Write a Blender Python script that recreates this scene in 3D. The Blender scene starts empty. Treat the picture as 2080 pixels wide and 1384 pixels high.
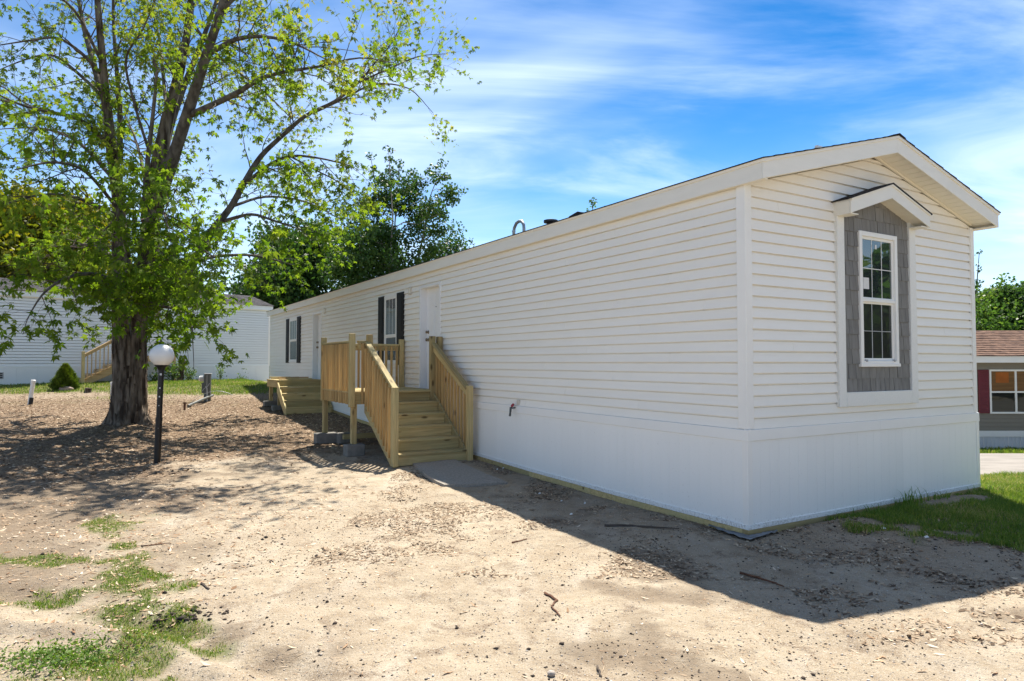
import bpy, bmesh, math, random
import numpy as np
from mathutils import Vector, Matrix
random.seed(7); rng = np.random.default_rng(11)
S = bpy.context.scene
COL = S.collection
PI = math.pi

# ------------------------------------------------------------------ camera, sky, sun, exposure
CAM_H = 1.55; CF = 1379.47; CP = 0.034; CS = -2.66
cam_d = bpy.data.cameras.new('camera'); cam = bpy.data.objects.new('camera', cam_d); COL.objects.link(cam)
cam.location = (0, 0, CAM_H); cam.rotation_euler = (PI/2 + CP, 0, 0)
cam_d.sensor_width = 36; cam_d.lens = CF/2080*36; cam_d.shift_y = CS/2080
cam_d.clip_start = .05; cam_d.clip_end = 3000
S.camera = cam
HX, HY, HR = 2.1266, 6.1697, 0.5412           # near corner of the home and its heading
D2 = np.array([math.cos(HR), math.sin(HR)]); D1 = np.array([-math.sin(HR), math.cos(HR)])
sv = .375*D2 + .41*D1
SUN = Vector((sv[0], sv[1], 1)).normalized()
EL = math.asin(SUN.z); AZ = math.atan2(SUN.x, SUN.y)
w = bpy.data.worlds.new('World'); S.world = w; w.use_nodes = True
nt = w.node_tree; N = nt.nodes; L = nt.links
for n in list(N): N.remove(n)
out = N.new('ShaderNodeOutputWorld'); bg = N.new('ShaderNodeBackground'); L.new(bg.outputs[0], out.inputs[0])
sky = N.new('ShaderNodeTexSky'); sky.sky_type = 'NISHITA'; sky.sun_disc = False
sky.sun_elevation = EL; sky.sun_rotation = AZ; sky.altitude = 200; sky.air_density = 1.0; sky.dust_density = .35; sky.ozone_density = 2.5
tc = N.new('ShaderNodeTexCoord'); sp = N.new('ShaderNodeSeparateXYZ'); L.new(tc.outputs['Generated'], sp.inputs[0])
zz = N.new('ShaderNodeMath'); zz.operation = 'MAXIMUM'; zz.inputs[1].default_value = .06; L.new(sp.outputs[2], zz.inputs[0])
za = N.new('ShaderNodeMath'); za.operation = 'ADD'; za.inputs[1].default_value = .12; L.new(zz.outputs[0], za.inputs[0])
dx = N.new('ShaderNodeMath'); dx.operation = 'DIVIDE'; L.new(sp.outputs[0], dx.inputs[0]); L.new(za.outputs[0], dx.inputs[1])
dy = N.new('ShaderNodeMath'); dy.operation = 'DIVIDE'; L.new(sp.outputs[1], dy.inputs[0]); L.new(za.outputs[0], dy.inputs[1])
cb = N.new('ShaderNodeCombineXYZ'); L.new(dx.outputs[0], cb.inputs[0]); L.new(dy.outputs[0], cb.inputs[1])
def cloud(rot, sc, scale, detail, lo, hi, dist=.6, loc=(0,0,0)):
    m = N.new('ShaderNodeMapping'); m.inputs['Rotation'].default_value = (0, 0, rot); m.inputs['Scale'].default_value = sc; m.inputs['Location'].default_value = loc
    L.new(cb.outputs[0], m.inputs[0])
    t = N.new('ShaderNodeTexNoise'); t.inputs['Scale'].default_value = scale; t.inputs['Detail'].default_value = detail
    t.inputs['Roughness'].default_value = .58; t.inputs['Distortion'].default_value = dist
    L.new(m.outputs[0], t.inputs['Vector'])
    r = N.new('ShaderNodeMapRange'); r.interpolation_type = 'SMOOTHERSTEP'; r.inputs[1].default_value = lo; r.inputs[2].default_value = hi
    L.new(t.outputs[0], r.inputs[0]); return r
c1 = cloud(-.55, (.75, 1.5, 1), .8, 8, .38, .82, .9, (1.7, 4.4, 0))
c2 = cloud(.3, (1, 1.2, 1), .38, 5, .36, .74, .4, (2.1, 5.2, 0))
mx = N.new('ShaderNodeMath'); mx.operation = 'MULTIPLY_ADD'; L.new(c1.outputs[0], mx.inputs[0]); mx.inputs[1].default_value = .62
m2 = N.new('ShaderNodeMath'); m2.operation = 'MULTIPLY'; L.new(c2.outputs[0], m2.inputs[0]); m2.inputs[1].default_value = .5
L.new(m2.outputs[0], mx.inputs[2])
hs = N.new('ShaderNodeHueSaturation'); hs.inputs['Saturation'].default_value = 1.3; hs.inputs['Hue'].default_value = .492; hs.inputs['Value'].default_value = .34
def vm(op, src, val):
    q = N.new('ShaderNodeVectorMath'); q.operation = op; L.new(src, q.inputs[0]); q.inputs[1].default_value = (val,)*3; return q.outputs[0]
gq = N.new('ShaderNodeGamma'); gq.inputs[1].default_value = 1.6
L.new(vm('MULTIPLY', sky.outputs[0], 1/12), gq.inputs[0]); L.new(vm('MULTIPLY', gq.outputs[0], 12.), hs.inputs['Color'])
cm = N.new('ShaderNodeMix'); cm.data_type = 'RGBA'; L.new(mx.outputs[0], cm.inputs[0]); L.new(hs.outputs[0], cm.inputs[6])
cm.inputs[7].default_value = (1.7, 2.0, 2.45, 1)
hz = N.new('ShaderNodeMapRange'); hz.inputs[1].default_value = 0; hz.inputs[2].default_value = .5; hz.inputs[3].default_value = 1; hz.inputs[4].default_value = 0; L.new(zz.outputs[0], hz.inputs[0])
hp_ = N.new('ShaderNodeMath'); hp_.operation = 'POWER'; hp_.inputs[1].default_value = 2.4; L.new(hz.outputs[0], hp_.inputs[0])
hf = N.new('ShaderNodeMath'); hf.operation = 'MULTIPLY'; hf.inputs[1].default_value = .9; L.new(hp_.outputs[0], hf.inputs[0])
hm_ = N.new('ShaderNodeMix'); hm_.data_type = 'RGBA'; L.new(hf.outputs[0], hm_.inputs[0]); L.new(cm.outputs[2], hm_.inputs[6]); hm_.inputs[7].default_value = (1.95, 2.3, 2.8, 1)
L.new(hm_.outputs[2], bg.inputs[0]); bg.inputs[1].default_value = .112
sd = bpy.data.lights.new('sun', 'SUN'); sd.energy = 2.0; sd.angle = math.radians(.55); sd.color = (1, .93, .82)
so = bpy.data.objects.new('sun', sd); COL.objects.link(so); so.rotation_euler = (-SUN).to_track_quat('-Z', 'Y').to_euler(); so.location = (10, 30, 40)
V = S.view_settings; V.view_transform = 'Standard'; V.look = 'None'; V.gamma = 1; V.use_curve_mapping = False; V.exposure = 2.50
S.render.engine = 'CYCLES'
try:
    S.cycles.max_bounces = 8; S.cycles.diffuse_bounces = 4; S.cycles.transparent_max_bounces = 8; S.cycles.sample_clamp_indirect = 6
except Exception: pass

# ------------------------------------------------------------------ helpers
def tag(o, label=None, cat=None, group=None, kind=None):
    if label: o['label'] = label
    if cat: o['category'] = cat
    if group: o['group'] = group
    if kind: o['kind'] = kind
    return o
def empty(name, loc=(0,0,0), rz=0, label=None, cat=None, group=None):
    o = bpy.data.objects.new(name, None); COL.objects.link(o); o.location = loc; o.rotation_euler = (0, 0, rz); o.empty_display_size = .2
    return tag(o, label, cat, group)
def link(name, me, mat, parent=None, mw=None):
    o = bpy.data.objects.new(name, me); COL.objects.link(o)
    if mat is not None and not me.materials: me.materials.append(mat)
    if parent is not None: o.parent = parent
    if mw is not None: o.matrix_local = mw
    return o
class MB:
    def __init__(s): s.v = []; s.f = []
    def add(s, vs, fs):
        b = len(s.v); s.v += [tuple(v) for v in vs]; s.f += [tuple(i+b for i in f) for f in fs]; return s
    def box(s, x0, x1, y0, y1, z0, z1):
        return s.add([(x0,y0,z0),(x1,y0,z0),(x1,y1,z0),(x0,y1,z0),(x0,y0,z1),(x1,y0,z1),(x1,y1,z1),(x0,y1,z1)],
                     [(0,3,2,1),(4,5,6,7),(0,1,5,4),(1,2,6,5),(2,3,7,6),(3,0,4,7)])
    def prism(s, poly, ax, a, b):
        # poly: list of 2D points in the plane normal to axis ax; extruded a..b
        def P(u, v, t): return {'x': (t,u,v), 'y': (u,t,v), 'z': (u,v,t)}[ax]
        n = len(poly); vs = [P(u,v,a) for u,v in poly] + [P(u,v,b) for u,v in poly]
        fs = [tuple(range(n))[::-1], tuple(range(n, 2*n))] + [(i, (i+1)%n, (i+1)%n+n, i+n) for i in range(n)]
        return s.add(vs, fs)
    def tube(s, pts, rs, n=8, cap=True, wob=0):
        pts = [Vector(p) for p in pts]; b = len(s.v); prev = None
        for i, p in enumerate(pts):
            d = (pts[min(i+1, len(pts)-1)] - pts[max(i-1, 0)]).normalized()
            u = d.orthogonal().normalized() if prev is None else (prev - d*prev.dot(d)).normalized()
            prev = u; v = d.cross(u); r = rs[i] if hasattr(rs, '__len__') else rs
            for k in range(n):
                a = 2*PI*k/n; rr = r*(1 + (random.uniform(-wob, wob) if wob else 0))
                s.v.append(tuple(p + (u*math.cos(a) + v*math.sin(a))*rr))
        for i in range(len(pts)-1):
            for k in range(n):
                s.f.append((b+i*n+k, b+i*n+(k+1)%n, b+(i+1)*n+(k+1)%n, b+(i+1)*n+k))
        if cap: s.f.append(tuple(b+k for k in range(n))[::-1]); s.f.append(tuple(b+(len(pts)-1)*n+k for k in range(n)))
        return s
    def build(s, name, mat, parent=None, bevel=0, smooth=False, mw=None):
        me = bpy.data.meshes.new(name); me.from_pydata(s.v, [], s.f)
        bm = bmesh.new(); bm.from_mesh(me); bmesh.ops.recalc_face_normals(bm, faces=bm.faces)
        if bevel: bmesh.ops.bevel(bm, geom=list(bm.edges), offset=bevel, segments=1, affect='EDGES')
        bm.to_mesh(me); bm.free()
        if smooth: me.polygons.foreach_set('use_smooth', [True]*len(me.polygons))
        return link(name, me, mat, parent, mw)
def npmesh(name, verts, faces, mat, attr=None, parent=None, smooth=False):
    """verts (n,3) faces (m,k)"""
    me = bpy.data.meshes.new(name); n = len(verts); m, k = faces.shape
    me.vertices.add(n); me.vertices.foreach_set('co', np.ascontiguousarray(verts, np.float32).ravel())
    me.loops.add(m*k); me.loops.foreach_set('vertex_index', np.ascontiguousarray(faces, np.int32).ravel())
    me.polygons.add(m); me.polygons.foreach_set('loop_start', np.arange(0, m*k, k, dtype=np.int32))
    if smooth: me.polygons.foreach_set('use_smooth', np.ones(m, bool))
    me.update(calc_edges=True)
    for nm, a in (attr or {}).items():
        at = me.attributes.new(nm, 'FLOAT', 'POINT'); at.data.foreach_set('value', np.ascontiguousarray(a, np.float32).ravel())
    return link(name, me, mat, parent)
_bc = {}
def board(name, parent, p0, p1, w_, t_, mat, side=(0,0,1), bev=.004):
    """straight board from p0 to p1; w_ across 'side' direction, t_ the other; its mesh runs along local X"""
    p0 = Vector(p0); p1 = Vector(p1); x = (p1-p0); ln = x.length; x.normalize(); y = Vector(side); y = (y - x*y.dot(x)).normalized(); z = x.cross(y)
    key = (name, round(ln, 3), round(w_, 4), round(t_, 4), mat.name)
    if key not in _bc:
        m = MB().box(-ln/2, ln/2, -w_/2, w_/2, -t_/2, t_/2); me = bpy.data.meshes.new(name); me.from_pydata(m.v, [], m.f)
        bm = bmesh.new(); bm.from_mesh(me); bmesh.ops.bevel(bm, geom=list(bm.edges), offset=bev, segments=1, affect='EDGES'); bm.to_mesh(me); bm.free()
        me.materials.append(mat); _bc[key] = me
    M = Matrix((x, y, z)).transposed().to_4x4(); M.translation = (p0+p1)/2
    return link(name, _bc[key], mat, parent, M)
def icos(name, loc, r, mat, parent=None, sub=2, squash=(1,1,1), rough=0, seed=0):
    bm = bmesh.new(); bmesh.ops.create_icosphere(bm, subdivisions=sub, radius=1); rr = random.Random(seed)
    ph = [rr.uniform(0, 6) for _ in range(6)]
    for v in bm.verts:
        c = v.co.copy(); k = 1 + rough*(math.sin(c.x*3+ph[0])*math.cos(c.y*4+ph[1]) + .6*math.sin(c.z*6+ph[2]+c.x*5))
        v.co = Vector((c.x*squash[0], c.y*squash[1], c.z*squash[2]))*r*k
    me = bpy.data.meshes.new(name); bm.to_mesh(me); bm.free(); me.polygons.foreach_set('use_smooth', [True]*len(me.polygons))
    o = link(name, me, mat, parent); o.location = loc; return o

# ------------------------------------------------------------------ ground shape
def sstep(x, a, b):
    t = np.clip((np.asarray(x, float)-a)/(b-a), 0, 1); return t*t*(3-2*t)
def G(x, y):
    x = np.asarray(x, float); y = np.asarray(y, float)
    gl = np.interp(y, [7.5, 9.5, 11, 13, 15, 17.5, 20, 23, 26, 30], [0, .03, .075, .125, .20, .33, .52, .80, .84, .80])
    gr = np.interp(y, [9, 10, 19, 23], [0, -.04, -.88, -.95])
    u = (x-HX)*D2[0] + (y-HY)*D2[1]
    b = sstep(u, .4, 4.0)
    return gl*(1-b) + gr*b
def ray(px, py):
    a = (px-1040)/CF; b = -(py-692-CS)/CF; c, s = math.cos(CP), math.sin(CP); return np.array([a, c-b*s, s+b*c])
def gp(px, py, lift=0):
    d = ray(px, py); t = 2.
    lo = 1.5
    for t in np.arange(1.5, 60, .02):
        if CAM_H + t*d[2] < G(t*d[0], t*d[1]): break
    x, y = t*d[0], t*d[1]; return Vector((x, y, float(G(x, y))+lift))
def dp(px, py, Y):
    d = ray(px, py); t = Y/d[1]; return Vector((d[0]*t, Y, CAM_H+d[2]*t))
def H(u, v, z=0): return Vector((HX+u*D2[0]+v*D1[0], HY+u*D2[1]+v*D1[1], z))
def Ginh(u, v): p = H(u, v); return float(G(p.x, p.y))
_lat = {}
def vnoise(x, y, s, seed):
    if seed not in _lat: _lat[seed] = np.random.default_rng(seed).random((256, 256))
    T = _lat[seed]; x = np.asarray(x)/s + 100.3; y = np.asarray(y)/s + 57.7
    xi = np.floor(x).astype(int); yi = np.floor(y).astype(int); fx = x-xi; fy = y-yi; fx = fx*fx*(3-2*fx); fy = fy*fy*(3-2*fy)
    a = T[xi%256, yi%256]; b = T[(xi+1)%256, yi%256]; c = T[xi%256, (yi+1)%256]; d = T[(xi+1)%256, (yi+1)%256]
    return (a*(1-fx)+b*fx)*(1-fy) + (c*(1-fx)+d*fx)*fy
def fbm(x, y, s, seed, o=4):
    r = 0; a = 1; t = 0
    for i in range(o): r = r + a*vnoise(x, y, s/2**i, seed+i); t += a; a *= .5
    return r/t
def ell(x, y, c, rx, ry, ang=0):
    dx_ = x-c[0]; dy_ = y-c[1]; ca, sa = math.cos(ang), math.sin(ang)
    return np.sqrt(((dx_*ca+dy_*sa)/rx)**2 + ((-dx_*sa+dy_*ca)/ry)**2)

# ------------------------------------------------------------------ materials
def mat(name, col=(.5,.5,.5), rough=.6, var=.08, vscale=6, bump=0, bscale=40, spec=.5, coords='Object', stretch=(1,1,1), metal=0, detail=5, rnd=0, col2=None, lo=.35, hi=.65):
    m = bpy.data.materials.new(name); m.use_nodes = True; n = m.node_tree.nodes; l = m.node_tree.links
    b = n['Principled BSDF']; b.inputs['Roughness'].default_value = rough; b.inputs['Specular IOR Level'].default_value = spec; b.inputs['Metallic'].default_value = metal
    tc = n.new('ShaderNodeTexCoord'); mp = n.new('ShaderNodeMapping'); mp.inputs['Scale'].default_value = stretch
    src = tc.outputs[coords]
    if rnd:
        oi = n.new('ShaderNodeObjectInfo'); cx = n.new('ShaderNodeVectorMath'); cx.operation = 'SCALE'; 
        cv = n.new('ShaderNodeCombineXYZ'); [l.new(oi.outputs['Random'], cv.inputs[i]) for i in range(3)]
        l.new(cv.outputs[0], cx.inputs[0]); cx.inputs['Scale'].default_value = 37.
        ad = n.new('ShaderNodeVectorMath'); ad.operation = 'ADD'; l.new(src, ad.inputs[0]); l.new(cx.outputs[0], ad.inputs[1]); src = ad.outputs[0]
    l.new(src, mp.inputs[0])
    t = n.new('ShaderNodeTexNoise'); t.inputs['Scale'].default_value = vscale; t.inputs['Detail'].default_value = detail; l.new(mp.outputs[0], t.inputs['Vector'])
    mr = n.new('ShaderNodeMapRange'); mr.inputs[1].default_value = lo; mr.inputs[2].default_value = hi; l.new(t.outputs[0], mr.inputs[0])
    mix = n.new('ShaderNodeMix'); mix.data_type = 'RGBA'; l.new(mr.outputs[0], mix.inputs[0])
    c2 = col2 or tuple(c*(1-var) for c in col); mix.inputs[6].default_value = (*col, 1); mix.inputs[7].default_value = (*c2, 1)
    last = mix.outputs[2]
    if rnd:
        h = n.new('ShaderNodeHueSaturation'); mm = n.new('ShaderNodeMapRange'); mm.inputs[3].default_value = 1-rnd; mm.inputs[4].default_value = 1+rnd
        l.new(oi.outputs['Random'], mm.inputs[0]); l.new(mm.outputs[0], h.inputs['Value']); l.new(last, h.inputs['Color']); last = h.outputs[0]
    l.new(last, b.inputs['Base Color'])
    if bump:
        t2 = n.new('ShaderNodeTexNoise'); t2.inputs['Scale'].default_value = bscale; t2.inputs['Detail'].default_value = 4; l.new(mp.outputs[0], t2.inputs['Vector'])
        bp = n.new('ShaderNodeBump'); bp.inputs['Strength'].default_value = 1; bp.inputs['Distance'].default_value = bump; l.new(t2.outputs[0], bp.inputs['Height']); l.new(bp.outputs[0], b.inputs['Normal'])
    m['_last'] = 0
    return m
def mud(m, z1, amt):
    n = m.node_tree.nodes; l = m.node_tree.links; b = n['Principled BSDF']; src = b.inputs['Base Color'].links[0].from_socket
    g = n.new('ShaderNodeNewGeometry'); sx = n.new('ShaderNodeSeparateXYZ'); l.new(g.outputs['Position'], sx.inputs[0])
    r = n.new('ShaderNodeMapRange'); r.inputs[1].default_value = z1; r.inputs[2].default_value = .02; l.new(sx.outputs[2], r.inputs[0])
    t = n.new('ShaderNodeTexNoise'); t.inputs['Scale'].default_value = 60; t.inputs['Detail'].default_value = 3; l.new(g.outputs['Position'], t.inputs['Vector'])
    t2 = n.new('ShaderNodeTexNoise'); t2.inputs['Scale'].default_value = 2.3; l.new(g.outputs['Position'], t2.inputs['Vector'])
    a = n.new('ShaderNodeMath'); a.operation = 'MULTIPLY'; l.new(t2.outputs[0], a.inputs[0]); l.new(r.outputs[0], a.inputs[1])
    q = n.new('ShaderNodeMath'); q.operation = 'MULTIPLY_ADD'; l.new(a.outputs[0], q.inputs[0]); q.inputs[1].default_value = .45; l.new(t.outputs[0], q.inputs[2])
    w = n.new('ShaderNodeMapRange'); w.inputs[1].default_value = .66; w.inputs[2].default_value = .80; w.inputs[4].default_value = amt; l.new(q.outputs[0], w.inputs[0])
    x = n.new('ShaderNodeMix'); x.data_type = 'RGBA'; l.new(w.outputs[0], x.inputs[0]); l.new(src, x.inputs[6]); x.inputs[7].default_value = (.22,.17,.12,1); l.new(x.outputs[2], b.inputs['Base Color'])
def woodmat(name, ca, cbb, cc, rnd=.16):
    """lumber with grain along local X, knots, and a random tone for each board"""
    m = bpy.data.materials.new(name); m.use_nodes = True; n = m.node_tree.nodes; l = m.node_tree.links; b = n['Principled BSDF']
    b.inputs['Roughness'].default_value = .75; b.inputs['Specular IOR Level'].default_value = .25
    tc = n.new('ShaderNodeTexCoord'); oi = n.new('ShaderNodeObjectInfo'); cv = n.new('ShaderNodeCombineXYZ')
    for i in range(3): l.new(oi.outputs['Random'], cv.inputs[i])
    sc = n.new('ShaderNodeVectorMath'); sc.operation = 'SCALE'; sc.inputs['Scale'].default_value = 53.; l.new(cv.outputs[0], sc.inputs[0])
    ad = n.new('ShaderNodeVectorMath'); l.new(tc.outputs['Object'], ad.inputs[0]); l.new(sc.outputs[0], ad.inputs[1])
    mp = n.new('ShaderNodeMapping'); mp.inputs['Scale'].default_value = (.9, 14, 14); l.new(ad.outputs[0], mp.inputs[0])
    t = n.new('ShaderNodeTexNoise'); t.inputs['Scale'].default_value = 2.2; t.inputs['Detail'].default_value = 5; t.inputs['Distortion'].default_value = .7; l.new(mp.outputs[0], t.inputs['Vector'])
    cr = n.new('ShaderNodeValToRGB'); e = cr.color_ramp; e.elements[0].position = .3; e.elements[0].color = (*cbb, 1); e.elements[1].position = .68; e.elements[1].color = (*ca, 1)
    l.new(t.outputs[0], cr.inputs[0])
    # broad green / brown treatment tint
    t3 = n.new('ShaderNodeTexNoise'); t3.inputs['Scale'].default_value = 1.7; l.new(ad.outputs[0], t3.inputs['Vector'])
    mr = n.new('ShaderNodeMapRange'); mr.inputs[1].default_value = .42; mr.inputs[2].default_value = .62; l.new(t3.outputs[0], mr.inputs[0])
    mx_ = n.new('ShaderNodeMix'); mx_.data_type = 'RGBA'; l.new(mr.outputs[0], mx_.inputs[0]); l.new(cr.outputs[0], mx_.inputs[6]); mx_.inputs[7].default_value = (*cc, 1); 
    mxx = n.new('ShaderNodeMix'); mxx.data_type = 'RGBA'; mxx.inputs[0].default_value = .55; l.new(cr.outputs[0], mxx.inputs[6]); l.new(mx_.outputs[2], mxx.inputs[7])
    # knots
    mk = n.new('ShaderNodeMapping'); mk.inputs['Scale'].default_value = (2.2, 6, 6); l.new(ad.outputs[0], mk.inputs[0])
    vo = n.new('ShaderNodeTexVoronoi'); vo.inputs['Scale'].default_value = 1.0; l.new(mk.outputs[0], vo.inputs['Vector'])
    kr = n.new('ShaderNodeMapRange'); kr.inputs[1].default_value = .07; kr.inputs[2].default_value = .16; kr.inputs[3].default_value = .8; kr.inputs[4].default_value = 0; l.new(vo.outputs['Distance'], kr.inputs[0])
    mk2 = n.new('ShaderNodeMix'); mk2.data_type = 'RGBA'; l.new(kr.outputs[0], mk2.inputs[0]); l.new(mxx.outputs[2], mk2.inputs[6]); mk2.inputs[7].default_value = (.07, .04, .018, 1)
    h = n.new('ShaderNodeHueSaturation'); mm = n.new('ShaderNodeMapRange'); mm.inputs[3].default_value = 1-rnd; mm.inputs[4].default_value = 1+rnd
    l.new(oi.outputs['Random'], mm.inputs[0]); l.new(mm.outputs[0], h.inputs['Value']); l.new(mk2.outputs[2], h.inputs['Color'])
    l.new(h.outputs[0], b.inputs['Base Color'])
    bp = n.new('ShaderNodeBump'); bp.inputs['Distance'].default_value = .0015; l.new(t.outputs[0], bp.inputs['Height']); l.new(bp.outputs[0], b.inputs['Normal'])
    return m
def attrmat(name, stops, rough=.7, trans=0, spec=.3, attr='rnd', bump=0):
    """colour from a per-piece random attribute through a ramp; optional light passing through (leaves)"""
    m = bpy.data.materials.new(name); m.use_nodes = True; n = m.node_tree.nodes; l = m.node_tree.links; b = n['Principled BSDF']
    a = n.new('ShaderNodeAttribute'); a.attribute_name = attr; cr = n.new('ShaderNodeValToRGB'); e = cr.color_ramp
    e.elements[0].position = stops[0][0]; e.elements[0].color = (*stops[0][1], 1); e.elements[1].position = stops[-1][0]; e.elements[1].color = (*stops[-1][1], 1)
    for p, c in stops[1:-1]: k = e.elements.new(p); k.color = (*c, 1)
    l.new(a.outputs['Fac'], cr.inputs[0]); l.new(cr.outputs[0], b.inputs['Base Color']); b.inputs['Roughness'].default_value = rough; b.inputs['Specular IOR Level'].default_value = spec
    if trans:
        t = n.new('ShaderNodeBsdfTranslucent'); h = n.new('ShaderNodeHueSaturation'); h.inputs['Hue'].default_value = .495; h.inputs['Saturation'].default_value = 1.1; h.inputs['Value'].default_value = 1.65
        l.new(cr.outputs[0], h.inputs['Color']); l.new(h.outputs[0], t.inputs[0])
        ms = n.new('ShaderNodeMixShader'); ms.inputs[0].default_value = trans; l.new(b.outputs[0], ms.inputs[1]); l.new(t.outputs[0], ms.inputs[2]); l.new(ms.outputs[0], n['Material Output'].inputs[0])
    return m
def glassmat(name, base=(.012,.016,.016), f0=.10):
    m = bpy.data.materials.new(name); m.use_nodes = True; n = m.node_tree.nodes; l = m.node_tree.links
    b = n['Principled BSDF']; b.inputs['Base Color'].default_value = (*base, 1); b.inputs['Roughness'].default_value = .5; b.inputs['Specular IOR Level'].default_value = .1
    g = n.new('ShaderNodeBsdfGlossy'); g.inputs['Roughness'].default_value = .015; g.inputs['Color'].default_value = (.86, .95, .93, 1)
    lw = n.new('ShaderNodeFresnel'); lw.inputs[0].default_value = 1.5
    ma = n.new('ShaderNodeMath'); ma.operation = 'ADD'; ma.inputs[1].default_value = f0; ma.use_clamp = True; l.new(lw.outputs[0], ma.inputs[0])
    tc = n.new('ShaderNodeTexCoord'); t = n.new('ShaderNodeTexNoise'); t.inputs['Scale'].default_value = 1.6; l.new(tc.outputs['Object'], t.inputs['Vector'])
    bp = n.new('ShaderNodeBump'); bp.inputs['Distance'].default_value = .004; l.new(t.outputs[0], bp.inputs['Height']); l.new(bp.outputs[0], g.inputs['Normal'])
    ms = n.new('ShaderNodeMixShader'); l.new(ma.outputs[0], ms.inputs[0]); l.new(b.outputs[0], ms.inputs[1]); l.new(g.outputs[0], ms.inputs[2]); l.new(ms.outputs[0], n['Material Output'].inputs[0])
    return m
M = {}
M['vinyl'] = mat('vinyl_siding', (.89,.86,.79), .38, .03, 1.2, .0004, 90, .45, rnd=.008)
M['trim'] = mat('white_trim', (.87,.86,.82), .4, .03, 3, 0, spec=.4)
M['fascia'] = mat('embossed_fascia', (.80,.785,.72), .5, .04, 3, .0008, 60, stretch=(1,1,6), spec=.4)
M['stucco'] = mat('textured_casing', (.80,.80,.76), .6, .05, 60, .0015, 260, spec=.3)
M['skirt'] = mat('skirting_vinyl', (.88,.885,.86), .42, .035, 1.1, 0, stretch=(1,1,.25), spec=.4, rnd=.012)
mud(M['skirt'], .16, .3)
M['track'] = mat('bottom_track_vinyl', (.82,.83,.82), .45, .06, 2); mud(M['track'], .2, .35)
M['soffit'] = mat('soffit_vinyl', (.83,.79,.68), .5, .03, 3)
M['shake'] = mat('grey_shake', (.23,.225,.212), .75, .22, 6, .002, 55, stretch=(4,4,.7), rnd=.10, spec=.25)
M['shingle'] = mat('asphalt_shingle', (.045,.045,.048), .95, .4, 14, .004, 160, spec=.1)
M['shingle_b'] = mat('brown_shingle', (.20,.125,.09), .95, .45, 9, .004, 120, stretch=(.6,1,1), spec=.1, col2=(.09,.06,.05))
M['shingle_g'] = mat('grey_shingle', (.13,.125,.13), .95, .4, 5, .004, 120, stretch=(.6,1,1), spec=.1, col2=(.06,.058,.062))
M['black'] = mat('black_shutter', (.008,.008,.009), .5, .2, 10, .0006, 120, spec=.2)
M['dark'] = mat('dark_interior', (.02,.02,.02), .9, .2, 4)
M['glass'] = glassmat('window_glass', f0=.12)
M['screen'] = glassmat('screened_glass', (.014,.0145,.014), f0=.0)
M['doorwhite'] = mat('door_paint', (.82,.83,.84), .35, .03, 3, spec=.5)
M['brass'] = mat('aged_metal_knob', (.25,.2,.14), .3, .1, 8, metal=1)
M['galv'] = mat('galvanised_pipe', (.42,.43,.45), .45, .15, 12, metal=.6)
M['lumber'] = woodmat('treated_lumber', (.54,.42,.205), (.33,.245,.11), (.37,.33,.165), .24)
M['lumber2'] = woodmat('treated_baluster', (.56,.385,.17), (.40,.24,.09), (.44,.31,.14), .2)
M['cedar'] = woodmat('tan_lumber', (.55,.38,.20), (.42,.27,.13), (.42,.34,.18))
M['concrete'] = mat('concrete_block', (.24,.23,.21), .95, .25, 9, .003, 70, spec=.1)
M['pad'] = mat('gravelly_concrete', (.34,.31,.27), .95, .3, 45, .004, 130, spec=.1)
M['blackpole'] = mat('black_pole', (.008,.008,.009), .4, .3, 12, .0006, 60, spec=.4)
M['globe'] = mat('opal_globe', (.80,.79,.75), .22, .05, 6, spec=.5)
M['pvc'] = mat('white_pvc', (.78,.77,.74), .4, .08, 8)
M['rubber'] = mat('black_rubber', (.02,.02,.02), .7, .2, 8)
M['pedestal'] = mat('grey_green_steel', (.10,.11,.105), .5, .2, 10, .0006, 50)
M['greymetal'] = mat('grey_meter', (.42,.43,.44), .5, .1, 8)
M['rust'] = mat('rusty_steel', (.14,.06,.03), .85, .4, 20, .001, 60)
M['stone'] = mat('pale_stone', (.42,.37,.32), .9, .25, 8, .004, 30)
M['rockm'] = mat('tan_rock', (.40,.30,.24), .9, .25, 5, .006, 14)
M['red'] = mat('red_valve', (.35,.02,.03), .5, .1)
M['beige'] = mat('beige_plastic', (.62,.58,.50), .5, .05)
M['tape'] = mat('white_sticker', (.7,.7,.68), .6, .05)
M['sheet'] = mat('grey_plastic_sheet', (.24,.26,.28), .4, .4, 10, .01, 14, spec=.4)
M['taupe'] = mat('taupe_siding', (.23,.205,.165), .55, .06, 2)
M['maroon'] = mat('maroon_shutter', (.16,.018,.03), .5, .08)
M['skirt_r'] = mat('ribbed_skirting', (.66,.68,.70), .5, .08, 3)
M['leftwall'] = mat('cool_white_siding', (.76,.80,.81), .5, .04, .7)
M['roadm'] = mat('worn_asphalt', (.27,.25,.225), .95, .22, 2.2, .004, 90, spec=.1, detail=9)
M['bark'] = mat('shaggy_bark', (.20,.165,.13), .95, .5, 7, .03, 9, stretch=(1.6,1.6,.28), spec=.1, col2=(.05,.037,.028), lo=.38, hi=.6)
M['limbs'] = mat('grey_limb_bark', (.17,.15,.13), .9, .4, 9, .008, 26, stretch=(1,1,.5), spec=.1, col2=(.07,.058,.05))
M['twig'] = mat('twig_bark', (.11,.09,.075), .85, .3, 9, spec=.1)
M['birchbark'] = mat('pale_bark', (.42,.39,.35), .85, .5, 4, .004, 20, spec=.1)
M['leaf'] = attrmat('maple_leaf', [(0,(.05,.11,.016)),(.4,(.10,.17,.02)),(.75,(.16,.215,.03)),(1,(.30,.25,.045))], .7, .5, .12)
M['leafdark'] = attrmat('dark_foliage', [(0,(.025,.06,.014)),(.6,(.045,.10,.02)),(1,(.10,.15,.03))], .5, .32)
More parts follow.
